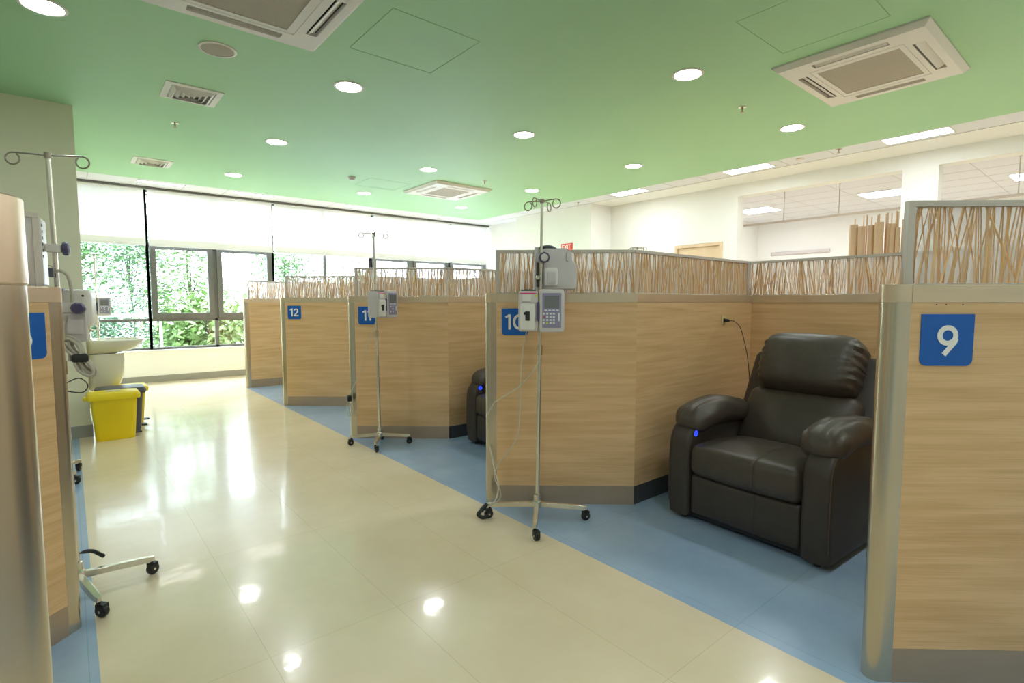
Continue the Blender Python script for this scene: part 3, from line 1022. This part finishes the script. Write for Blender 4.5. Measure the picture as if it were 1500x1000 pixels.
# ------------------------------------------------------------------ IV stands
def iv_stand(loc, rz, H, label, hooks=4, reach=.10, ring=.024, tilt=(0, 0), leg=.30, angs=(0, 90, 180, 270), z_join=1.05, hookrot=0):
    e = empty('iv_stand', (loc[0], loc[1], 0), 0, label, 'iv stand')
    def P(z, dx=0, dy=0):
        return Vector((tilt[0] * z + dx, tilt[1] * z + dy, z))
    MB().lathe([(.026, .075), (.030, .08), (.030, .118), (.022, .125), (.022, .16), (.014, .165)], n=20).build('hub', M['chrome'], e)
    full = leg
    for a in angs:
        a, leg = a if isinstance(a, tuple) else (a, full)
        A = radians(a) + rz
        u = Vector((cos(A), sin(A), 0)); w = Vector((-sin(A), cos(A), 0))
        rs = []
        for t, hw, zt, zb in ((.012, .017, .112, .082), (leg * .5, .017, .106, .078), (leg - .015, .015, .098, .070), (leg + .012, .009, .095, .073)):
            c = u * t
            rs.append([c - w * hw + Vector((0, 0, zb)), c + w * hw + Vector((0, 0, zb)), c + w * hw * .8 + Vector((0, 0, zt)), c - w * hw * .8 + Vector((0, 0, zt))])
        MB().rings(rs).build('leg', M['chrome'], e, bevel=.002)
        c = u * (leg - .003)
        tr = w.lerp(u, .35).normalized() * .012
        cs = MB().tube([c + Vector((0, 0, .074)), c + Vector((0, 0, .055))], .008, 10)
        mt = Matrix.Translation(c + tr) @ Matrix.Rotation(A + .5, 4, 'Z')
        cs.box(-.020, .020, -.016, -.012, .022, .060, mt).box(-.020, .020, .012, .016, .022, .060, mt).box(-.020, .020, -.016, .016, .050, .060, mt)
        cst = cs.build('caster', M['black'], e, bevel=.002)
        MB().lathe([(.004, -.012), (.026, -.0115), (.028, -.008), (.028, .008), (.026, .0115), (.004, .012)], n=22,
                   mtx=mt @ Matrix.Translation((0, 0, .0285)) @ Matrix.Rotation(pi / 2, 4, 'X')).build('wheel', M['blackgloss'], cst)
        MB().lathe([(.006, -.0165), (.006, .0165)], n=10, mtx=mt @ Matrix.Translation((0, 0, .0285)) @ Matrix.Rotation(pi / 2, 4, 'X')).build('axle', M['chrome'], cst)
    MB().tube([P(.10), P(z_join)], .0125, 14).build('lower_pole', M['chrome'], e)
    MB().tube([P(z_join - .02), P(z_join + .04)], .0165, 16).build('collar', M['steel'], e)
    MB().tube([P(z_join + .02), P(H)], .0095, 12).build('upper_pole', M['chrome'], e)
    MB().tube([P(H - .012), P(H + .012)], .014, 12).build('hook_boss', M['hookmetal'], e)
    for k in range(hooks):
        A = 2 * pi * k / hooks + hookrot
        u = Vector((cos(A), sin(A), 0))
        b = P(H)
        pts = [b + u * .008, b + u * (reach * .5) + Vector((0, 0, .003)), b + u * reach + Vector((0, 0, .004))]
        cc = b + u * (reach + .0) + Vector((0, 0, .004 - ring))
        for q in range(0, 13):
            t = pi / 2 - 2 * pi * q / 13.5
            pts.append(cc + u * cos(t) * ring + Vector((0, 0, 1)) * sin(t) * ring)
        MB().tube(pts, .0035, 7).build('hook', M['hookmetal'], e)
    return e, P

# ------------------------------------------------------------------ pumps
def keypad(e, x0, z0, cols=3, rows=4, dx=.018, dz=.016):
    for c in range(cols):
        for r in range(rows):
            MB().box(-.006, .006, -.003, 0, -.005, .005).build('key', M['redkey'] if (c == 0 and r == 1) else (M['yellowkey'] if (c == 1 and r == 3) else M['key']), e, (x0 + c * dx, -.154, z0 - r * dz), bevel=.001)

def infusion_pump(loc, rz, label, detail=True, sc=1.0):
    """double module pump; front faces local -y, pole at the origin"""
    e = empty('infusion_pump', loc, rz, label, 'infusion pump')
    e.scale = (sc, sc, sc)
    b = MB().soft((.062, -.085, 0), (.074, .068, .125), .014, (8, 8, 8))
    body = b.build('screen_module', M['plastic'], e)
    MB().box(.006, .116, -.156, -.150, -.098, .102).build('bezel', M['lilac'], body, bevel=.002)
    MB().box(.018, .104, -.1575, -.155, .014, .086).build('display', M['screen'], body)
    for k in range(4):
        MB().box(-.008, .008, -.0025, 0, -.004, .004).build('soft_key', M['key'], body, (.026 + k * .023, -.1555, .002), bevel=.001)
    keypad(body, .016, -.018, 4, 4, .019, .018) if detail else keypad(body, .03, -.02, 2, 3, .03, .025)
    MB().box(.098, .107, -.1575, -.155, -.06, -.014).build('side_key', M['key'], body)
    c = MB().soft((-.074, -.08, -.002), (.058, .060, .120), .012, (8, 8, 8)).build('channel_module', M['plastic'], e)
    MB().soft((-.078, -.145, -.035), (.044, .014, .078), .01, (6, 4, 8)).build('door', M['plastic2'], c)
    MB().box(-.112, -.056, -.150, -.138, .052, .095).build('channel_window', M['plastic2'], c, bevel=.004)
    MB().box(-.122, -.028, -.142, -.136, .098, .104).build('stripe', M['pink'], c)
    MB().box(-.118, -.030, -.135, -.04, .116, .124).build('top_keys', M['blackgloss'], c, bevel=.003)
    for q in range(3):
        MB().lathe([(.007, 0), (.006, .003)], n=10).build('top_key', M['key'], c, (-.105 + q * .03, -.115, .124))
    MB().box(-.092, -.066, -.163, -.155, -.058, -.004).build('latch', M['black'], c, bevel=.002)
    MB().box(-.100, -.086, -.163, -.156, -.024, -.008).build('latch_pin', M['black'], c, bevel=.002)
    MB().box(-.026, -.012, -.152, -.10, -.06, .05).build('side_lever', M['purple'], c, bevel=.004)
    MB().box(-.036, -.022, -.141, -.136, .080, .092).build('warning_tag', M['yellowkey'], c)
    cl = MB().box(-.03, .03, -.024, .022, -.028, .028).build('pole_clamp', M['plastic'], e, bevel=.005)
    MB().lathe([(.010, .02), (.022, .024), (.024, .03), (.024, .052), (.016, .058)], n=8, mtx=Matrix.Rotation(-pi / 2, 4, 'X')).build('clamp_knob', M['purple'], cl)
    return e

def cable_obj(parent, pts, r, name='power_cord', m='cable', sm=8):
    return MB().tube(pts, r, 7, sm).build(name, M[m], parent)

# stand by divider 10
s10, P10 = iv_stand((2.195, 2.39), radians(-45), 1.955, 'chrome iv stand holding two pumps in front of divider 10', 4, .095, .026, (.010, -.008), .30, (0, (90, .225), 180, 270), hookrot=radians(20))
T10 = lambda z: (2.195 + .010 * z, 2.39 - .008 * z, z)
ip = infusion_pump(T10(1.303), radians(-41), 'grey double infusion pump with screen and keypad on the stand before the 10 sign')
px = T10(1.555)
e = empty('feeding_pump', px, radians(-41), 'bulky grey pump with round clamp knob, upper one on the stand at divider 10', 'medical pump')
def slant(x, y, z, u):
    return [x + (-.03 if u[2] > .3 and u[0] > .5 else 0), y, z - (.02 if u[0] > .5 and u[2] > .5 else 0)]
MB().soft((.115, .09, .0), (.105, .085, .125), .016, (10, 8, 10), fn=slant).build('body', M['plastic'], e)
MB().box(-.040, -.010, .010, .06, -.13, .130).build('back_plate', M['plastic'], e, bevel=.006)
MB().box(-.028, -.012, -.004, .012, -.11, .04).build('plate_slot', M['acd'], e, bevel=.002)
MB().soft((.06, .0, -.05), (.04, .012, .055), .01, (6, 4, 6)).build('cover', M['plastic2'], e)
MB().soft((.062, -.014, -.055), (.026, .006, .035), .005, (6, 4, 6)).build('connector_cover', M['plastic'], e)
MB().tube([(-.01, .02, .118), (.02, .02, .130), (.06, .02, .130), (.09, .02, .115)], .011, 8, 4).build('handle', M['greybin'], e)
kb = MB().box(-.024, .03, -.03, .024, .035, .085).build('pole_clamp', M['plastic'], e, bevel=.004)
MB().lathe([(.012, .028), (.03, .03), (.034, .036), (.034, .05), (.026, .056)], (.018, 0, .062), 8, Matrix.Rotation(pi / 2, 4, 'X')).build('clamp_knob', M['purple'], kb)
MB().lathe([(.022, .054), (.022, .060), (.012, .062)], (.018, 0, .062), 20, Matrix.Rotation(pi / 2, 4, 'X')).build('knob_cap', M['plastic'], kb)
MB().lathe([(.014, 0), (.016, .02), (.010, .03)], (-.02, -.002, -.055), 12, Matrix.Rotation(pi / 2, 4, 'X')).build('lock_screw', M['chrome'], e)
MB().lathe([(.010, -.014), (.012, 0)], (.14, .08, -.125), 12).build('foot', M['greybin'], e)
# cords of stand 10
def wpt(x, y, z): return Vector((x, y, z))
e = empty('pump_power_cord', (2.15, 2.42, .02), 0, 'thin grey power cord looping from the pump by divider 10 to the floor', 'power cord')
off = Vector((2.15, 2.42, .02))
def rel(pts, o=off): return [Vector(p) - o for p in pts]
a = rel([(2.12, 2.40, 1.19), (2.10, 2.42, 1.05), (2.11, 2.45, .85), (2.13, 2.48, .65), (2.12, 2.50, .50), (2.03, 2.55, .36), (2.00, 2.57, .27), (2.04, 2.56, .16), (2.02, 2.56, .11), (1.95, 2.60, .09)])
MB().tube(a, .0035, 7, 8).build('cable', M['cable'], e)
a = rel([(2.19, 2.37, 1.15), (2.18, 2.36, 1.00), (2.10, 2.42, .86), (2.05, 2.52, .78), (2.09, 2.69, .70), (2.105, 2.78, .60)])
MB().tube(a, .0035, 7, 8).build('cable', M['cable'], e)
a = rel([(2.112, 2.765, .40), (2.10, 2.72, .33), (2.07, 2.66, .27), (2.04, 2.58, .20), (2.00, 2.56, .12), (1.955, 2.60, .07)])
MB().tube(a, .0045, 7, 8).build('cable', M['cable'], e)
a = rel([(1.965, 2.60, .095), (1.925, 2.61, .055)])
MB().tube(a, [.012, .016], 10).build('plug', M['blackgloss'], e)
a = rel([(1.925, 2.61, .055), (1.905, 2.615, .035), (1.925, 2.59, .018), (1.955, 2.575, .03)])
MB().tube(a, .012, 8, 5).build('strap', M['black'], e)

# stand by divider 11
s11, P11 = iv_stand((2.235, 4.645), radians(-35), 1.985, 'slim chrome iv stand with one pump in front of divider 11', 4, .11, .022, (-.012, .006), .27, (0, (90, .17), 180, 270), hookrot=radians(-20))
T11 = lambda z: (2.235 - .012 * z, 4.645 + .006 * z, z)
infusion_pump(T11(1.335), radians(22), 'grey infusion pump turned sideways on the stand before the 11 sign', False)
e = empty('pump_power_cord', (2.1, 4.9, .3), 0, 'thin cord from the divider 11 pump tied in a bundle at the steel post', 'power cord')
off = Vector((2.1, 4.9, .3))
a = rel([(2.20, 4.60, 1.20), (2.17, 4.62, 1.10), (2.13, 4.70, .90), (2.13, 4.80, .70), (2.09, 4.95, .50), (2.085, 5.00, .42)], off)
MB().tube(a, .003, 6, 8).build('cable', M['cable'], e)
a = rel([(2.087, 5.0, .42), (2.06, 4.99, .36), (2.05, 4.99, .28), (2.08, 4.98, .24), (2.10, 4.98, .30), (2.08, 4.99, .40), (2.09, 4.98, .25), (2.15, 4.95, .30)], off)
MB().tube(a, .004, 6, 8).build('cable_loop', M['cable'], e)
MB().soft(rel([(2.082, 4.99, .415)], off)[0], (.022, .02, .032), .01, (6, 6, 6)).build('plug', M['blackgloss'], e)

# left stand
sl, PL = iv_stand((-.02, 3.10), 0, 1.985, 'tall chrome iv stand with two hook arms beside the left divider', 2, .125, .025, (-.007, 0), .285, (-77, 2, 103, 182), hookrot=radians(-22))
TL = lambda z: (-.02 - .007 * z, 3.10, z)
e = empty('syringe_pump', TL(1.56), radians(-5), 'slim grey monitor pump seen edge on above the left divider', 'medical pump')
MB().soft((-.085, -.02, 0), (.045, .09, .15), .012, (8, 8, 8)).build('body', M['plastic'], e)
MB().box(-.042, -.030, -.10, .05, -.135, .145).build('control_strip', M['plastic2'], e, bevel=.003)
for q in range(6):
    MB().box(-.030, -.0275, -.085, -.072, -.006, .006).build('button', M['greybin'], e, (0, 0, .115 - q * .026), bevel=.001)
MB().box(-.03, .024, -.020, .020, .01, .045).build('pole_clamp', M['plastic2'], e, bevel=.004)
MB().lathe([(.010, 0), (.026, .003), (.030, .010), (.030, .022), (.018, .028)], (.024, 0, .028), 8, Matrix.Rotation(pi / 2, 4, 'Y')).build('clamp_knob', M['purple'], e)
MB().box(-.06, -.02, -.02, .02, -.18, -.15).build('foot', M['plastic2'], e, bevel=.003)
MB().box(-.020, -.004, -.05, -.02, -.10, -.06).build('socket', M['greybin'], e, bevel=.002)
MB().tube([(-.004, -.035, -.08), (.02, -.04, -.072), (.045, -.04, -.10), (.052, -.03, -.18), (.048, -.02, -.30), (.035, -.02, -.42), (.03, -.02, -.47)], .0065, 8, 8).build('cable', M['cable'], e)
# lower pump seen from the back
e = empty('infusion_pump', TL(1.305), radians(170), 'white boxy pump with purple knob, lower one on the left stand', 'infusion pump')
MB().soft((-.062, -.06, .02), (.054, .075, .085), .02, (8, 8, 8)).build('body', M['plastic2'], e)
MB().soft((-.048, .015, -.065), (.052, .03, .065), .008, (8, 6, 8)).build('rear_housing', M['plastic'], e)
MB().soft((-.062, .046, -.062), (.028, .008, .034), .006, (6, 4, 6)).build('rear_cover', M['plastic'], e)
MB().box(-.02, .06, -.09, .05, .098, .108).build('top_plate', M['purple'], e, bevel=.004)
cl = MB().box(-.095, .022, .012, .045, .0, .045).build('pole_clamp', M['plastic2'], e, bevel=.004)
MB().lathe([(.008, .045), (.022, .048), (.026, .055), (.026, .085), (.020, .095)], (-.08, 0, .02), 10, Matrix.Rotation(-pi / 2, 4, 'X')).build('clamp_knob', M['purple'], cl)
MB().lathe([(.005, 0), (.005, .002)], (-.09, .021, .075), 10, Matrix.Rotation(-pi / 2, 4, 'X')).build('screw', M['acd'], e)
# bundled cable
e = empty('bundled_cable', (.025, 3.04, 1.11), 0, 'thick grey cable folded in loops with a black strap below the left pump', 'cable')
for k, (w, dz, dx) in enumerate(((.030, .085, 0), (.022, .075, .012), (.034, .095, .008), (.018, .065, .02))):
    pts = []
    for q in range(17):
        t = 2 * pi * q / 16
        yy = dz * cos(t)
        xx = w * sin(t) * (1.0 + .25 * abs(cos(t)) - .75 * math.exp(-(cos(t) / .35) ** 2))
        pts.append((dx + xx - yy * .42, .012 * (k - 1.5), yy))
    MB().tube(pts, .0062, 8).build('cable_loop', M['cable'], e)
MB().soft((.008, 0, -.005), (.030, .034, .018), .010, (8, 8, 6)).build('strap', M['black'], e, )
MB().tube([(-.04, 0, .08), (-.042, .01, .13), (-.03, .01, .18)], .0062, 8, 6).build('cable_end', M['cable'], e)
MB().tube([(-.05, .03, -.12), (.0, .04, -.10), (.03, .02, -.13), (.01, .0, -.16), (-.05, .02, -.15)], .0025, 6, 8).build('thin_cord', M['black'], e)
# black handle of a foot brake by the left stand
o = MB().tube([(0, 0, .02), (.025, .01, .018), (.05, .02, .008), (.075, .03, -.018), (.09, .035, -.035)], [.003, .004, .006, .008, .009], 8, 5).build('plug_lead', M['black'], None, (-.01, 3.15, .16))
tag(o, 'short black lead with flat end sticking out over the left stand legs', 'cord')
iv_stand((-.19, 5.27), radians(0), 1.62, 'iv stand behind the left divider, only two casters showing on the blue floor', 2, .1, .024, (0, 0), .27, (-50, 40, 130, 220))
sf, PF = iv_stand((.31, 9.15), radians(45), 1.99, 'distant iv stand against the window foliage beside the wash basin', 2, .11, .025, (0, 0), .20, hookrot=radians(0))
infusion_pump((.31, 9.15, 1.30), radians(5), 'small looking grey pump on the distant stand beside the windows', False)
iv_stand((5.27, 3.98), radians(10), 2.0, 'iv stand behind the bamboo screen of divider 10, only its hooks showing', 4, .11, .024, (0, 0), .27)

# ------------------------------------------------------------------ sink
e = empty('wash_basin', (.13, 7.45, 0), 0, 'white ceramic wall basin with half pedestal near the windows', 'wash basin')
def dring(w, d, z, n=28, x0=0.0, p=2.6):
    pts = []
    for k in range(n):
        t = 2 * pi * k / n
        c, s_ = cos(t), sin(t)
        xx = abs(c) ** (2 / p) * (1 if c > 0 else -1)
        yy = abs(s_) ** (2 / p) * (1 if s_ > 0 else -1)
        pts.append(Vector((x0 + d / 2 + xx * d / 2, yy * w / 2, z)))
    return pts
rs = [dring(.26, .28, .79), dring(.36, .40, .815), dring(.47, .48, .855), dring(.53, .52, .905), dring(.55, .53, .935), dring(.54, .522, .945),
      dring(.50, .42, .945, x0=.07), dring(.47, .40, .92, x0=.08), dring(.36, .30, .86, x0=.12), dring(.12, .12, .835, x0=.2)]
MB().rings(rs).build('basin', M['ceramic'], e)
rs = [dring(.10, .16, .385, x0=.0), dring(.18, .24, .40, x0=.0), dring(.24, .30, .44), dring(.28, .335, .55), dring(.30, .345, .70), dring(.30, .345, .785)]
MB().rings(rs).build('pedestal', M['ceramic'], e)
fa = MB().lathe([(.024, .945), (.022, .96), (.014, .97), (.013, 1.10), (.016, 1.105), (.016, 1.12)], (.045, 0, 0), 18)
fa.tube([(.045, 0, 1.045), (.09, 0, 1.05), (.14, 0, 1.048), (.15, 0, 1.035)], .009, 10, 4)
fb = fa.build('faucet', M['chrome'], e)
MB().tube([(.045, 0, 1.12), (.10, 0, 1.135)], .006, 8).build('tap_lever', M['chrome'], fb)

# ------------------------------------------------------------------ bins
def bin_(name, x0, x1, y0, y1, h, m, label, lidm=None, patch=False, taper=.035):
    e = empty(name, ((x0 + x1) / 2, (y0 + y1) / 2, 0), 0, label, 'bin')
    a, b = (x1 - x0) / 2, (y1 - y0) / 2
    def rr(ax, bx, z, r=.04):
        pts = []
        for cx, cyy, t0 in ((ax - r, bx - r, 0), (-ax + r, bx - r, pi / 2), (-ax + r, -bx + r, pi), (ax - r, -bx + r, 3 * pi / 2)):
            for q in range(6):
                t = t0 + pi / 2 * q / 5
                pts.append(Vector((cx + r * cos(t), cyy + r * sin(t), z)))
        return pts
    MB().rings([rr(a - taper, b - taper * .6, .0), rr(a - taper + .006, b - taper * .6 + .004, .012), rr(a, b, h - .05), rr(a + .004, b + .004, h - .045)]).build('body', m, e)
    lid = MB().rings([rr(a + .022, b + .018, h - .07), rr(a + .026, b + .022, h - .06), rr(a + .026, b + .022, h - .03), rr(a + .012, b + .01, h - .008), rr(a - .03, b - .03, h)]).build('lid', lidm or m, e)
    if patch:
        MB().box(-.06, .06, -.045, .045, h, h + .002).build('label_patch', M['binlabel'], lid)
        MB().box(-a - .05, -a - .02, -.05, .05, h - .075, h - .04).build('lid_handle', m, lid, bevel=.008)
    MB().box(a - .03, a + .03, -.04, .04, .03, .045).build('pedal', M['black'], e, bevel=.004)
    return e
bin_('pedal_bin', .125, .50, 6.45, 6.70, .475, M['yellow'], 'bright yellow plastic bin with lid, in front below the wash basin', patch=True)
bin_('waste_bin', .20, .58, 6.80, 7.06, .47, M['greybin'], 'dark grey plastic bin behind the front yellow bin')
bin_('pedal_bin', .36, .63, 7.12, 7.38, .44, M['yellow'], 'yellow lidded bin farthest back, behind the grey bin')

# ------------------------------------------------------------------ door, exit sign, side room
d = MB().box(8.42, 8.46, DY0 + .06, DY1 - .06, .005, 2.30)
o = struct('door_1', d, M['doorwood'], smooth=False)
fr = MB()
fr.box(8.385, 8.5, DY0, DY0 + .055, 0, 2.355).box(8.385, 8.5, DY1 - .055, DY1, 0, 2.355).box(8.385, 8.5, DY0 + .055, DY1 - .055, 2.305, 2.355)
fr.build('door_frame', M['doorwood'], o, bevel=.003)
MB().tube([(8.42, DY0 + .14, 1.0), (8.37, DY0 + .14, 1.0), (8.37, DY0 + .26, 1.0)], .009, 8).build('door_handle', M['chrome'], o)

e = empty('exit_sign', (7.785, 7.62, 2.47), 0, 'small red exit sign with white letters on the far white wall', 'sign')
MB().box(-.006, .014, -.15, .15, -.065, .065).build('plate', M['exitred'], e, bevel=.003)
me = text_mesh('EXIT', .12, .001, .002)
me.materials.append(M['signwhite'])
t = bpy.data.objects.new('lettering', me)
C.objects.link(t)
t.parent = e
t.location = (-.0075, 0, 0)
t.rotation_euler = (pi / 2, 0, -pi / 2)

e = empty('curtain_rail', (9.6, 2, 2.75), 0, 'white ceiling hung curtain rail in the side room', 'curtain rail')
MB().box(-.012, .012, -5.9, 4.25, -.018, .018).build('rail', M['alu'], e, bevel=.003)
for yy in (4.17, 3.31, 1.2, -1.5):
    MB().tube([(0, yy - 2, .018), (0, yy - 2, .5)], .007, 8).build('hanger_rod', M['alu'], e)
    MB().lathe([(.02, .495), (.02, .4995)], (0, yy - 2, 0), 12).build('ceiling_rose', M['alu'], e)
e = empty('wall_lamp', (13, 5.26, 2.5), 0, 'long slim grey wall fitting on the far wall of the side room', 'wall lamp')
MB().box(-.06, 0, -.62, .62, -.035, .035).build('housing', M['plastic'], e, bevel=.01)
for s in (-1, 1):
    MB().box(-.065, 0, *sorted((s * .62, s * .64)), -.04, .04).build('end_cap', M['plastic2'], e, bevel=.004)

# bamboo poles standing behind the back partition
e = empty('bamboo_pole_bundle', (5.0, 1.50, 0), 0, 'cluster of tan bamboo poles standing behind the back partition screen', 'bamboo poles')
MB().box(-.12, .12, -.32, .30, 0, .25).build('planter_box', M['oak'], e, bevel=.006)
import itertools
pole_px = [(.105, .030, 1.985), (.045, .026, 1.965), (-.018, .024, 1.97), (-.078, .031, 1.985), (-.135, .014, 1.97), (-.165, .021, 1.965), (-.205, .016, 1.93), (-.245, .022, 1.99)]
for k, (yy, r, h) in enumerate(pole_px):
    m = MB()
    z = .25
    prof = [(r, .05)]
    for q in range(1, 5):
        zz = .05 + (h - .05) * q / 5
        prof += [(r, zz - .008), (r * 1.07, zz), (r, zz + .008)]
    prof += [(r, h), (r * .8, h), (r * .8, h - .03)]
    m.lathe(prof, (rnd.uniform(-.02, .02), yy, 0), 16)
    m.build('pole', M['bamboo'], e)
for k, yy in enumerate((.118, .052, .032, -.005, -.045, -.055, -.10, -.115, -.14, -.17, -.185, -.225, -.26)):
    hh = 2.055 + rnd.uniform(-.012, .02)
    MB().tube([(.05, yy, .1), (.05 + rnd.uniform(-.004, .004), yy, 1.2), (.05, yy + rnd.uniform(-.004, .004), hh)], [.007, .007, rnd.choice((.004, .006))], 8).build('thin_cane', M['bamboo'], e)

# ------------------------------------------------------------------ outside: terrace, rail and trees
o = MB().box(-14, 26, 10.99, 40, -.9, -.6).build('terrace_ground', M['terrace'], None, smooth=False)
o['kind'] = 'structure'
e = empty('balcony_rail', (3.5, 11.6, -.6), 0, 'pale horizontal railing outside the windows', 'railing')
MB().box(-6, 5.5, -.025, .025, 1.70, 1.75).build('top_rail', M['white'], e, bevel=.004)
for k in range(7):
    MB().box(-.02, .02, -.02, .02, 0, 1.70).build('post', M['white'], e, (-6 + k * 1.9, 0, 0), bevel=.003)

def tree(x, y, base, top, rx, n, lm, label, size=.11, droop=.4, trunk=True, zmin=None):
    e = empty('tree', (x, y, base), 0, label, 'tree', 'trees outside the windows')
    r = random.Random(int(x * 100 + y * 37))
    H = top - base
    cz = H * .6
    br = MB()
    cent = []
    for k in range(26):
        a = r.random() * 6.28
        q = r.random() ** .5
        zz = H * r.uniform(.18, .96)
        env = math.sqrt(max(.08, 1 - ((zz - H * .55) / (H * .52)) ** 2))
        cent.append(Vector((cos(a) * q * rx * env, sin(a) * q * rx * env * .8, zz)))
    if trunk:
        br.tube([(0, 0, 0), (.05, 0, H * .3), (-.04, .03, H * .6), (.02, 0, H * .85)], [.09, .07, .05, .02], 8, 4)
        for c in cent[:14]:
            s = Vector((0, 0, max(.1, c.z * .55)))
            br.tube([s, s.lerp(c, .55) + Vector((0, 0, .06)), c], [.025, .016, .006], 6, 3)
        br.build('trunk', M['bark'], e)
    lv = MB()
    for k in range(n):
        c = r.choice(cent)
        p = c + Vector((r.gauss(0, .34), r.gauss(0, .30), r.gauss(0, .24)))
        if p.z < .0: continue
        a = r.random() * 6.28
        L = size * r.uniform(.6, 1.3)
        d = Vector((cos(a), sin(a), -droop * r.random() - .1)).normalized()
        w = d.cross(Vector((r.gauss(0, .4), r.gauss(0, .4), 1))).normalized() * L * .22
        nrm = d.cross(w).normalized()
        m = p + d * L * .5 - nrm * L * .05
        lv.add([p, m - w, m + w, p + d * L], [(0, 1, 3), (0, 3, 2)])
    lv.build('foliage', lm, e, smooth=False)
tree(-.1, 14.6, -.6, 3.8, .95, 10500, M['leaf'], 'leafy mid green tree outside the left window bay')
tree(2.3, 14.9, -.6, 3.9, .95, 9500, M['leaf2'], 'pale leafy tree outside the left casement window', .12)
tree(4.5, 14.9, -.6, 2.9, .8, 5200, M['leaf'], 'green tree outside the middle panes', .12, .6)
tree(-1.4, 17.6, -.6, 4.6, 1.2, 8000, M['leaf3'], 'darker tree at the far left outside the windows')
tree(6.9, 15.6, -.6, 2.5, .8, 2600, M['leaf2'], 'low pale tree outside the right windows', .14, .6)
tree(1.35, 17.9, -.6, 4.6, 1.2, 8500, M['leaf3'], 'tall darker tree farther back outside the casements', .13)
tree(.2, 12.75, -.6, 1.25, .5, 5200, M['leaf3'], 'low bluish green shrub below the left windows', .10)
tree(2.3, 12.75, -.6, 1.2, .55, 5000, M['leaf2'], 'yellow green arching shrub below the casement window', .2, .9)
for o in S.objects:
    o.hide_render = False
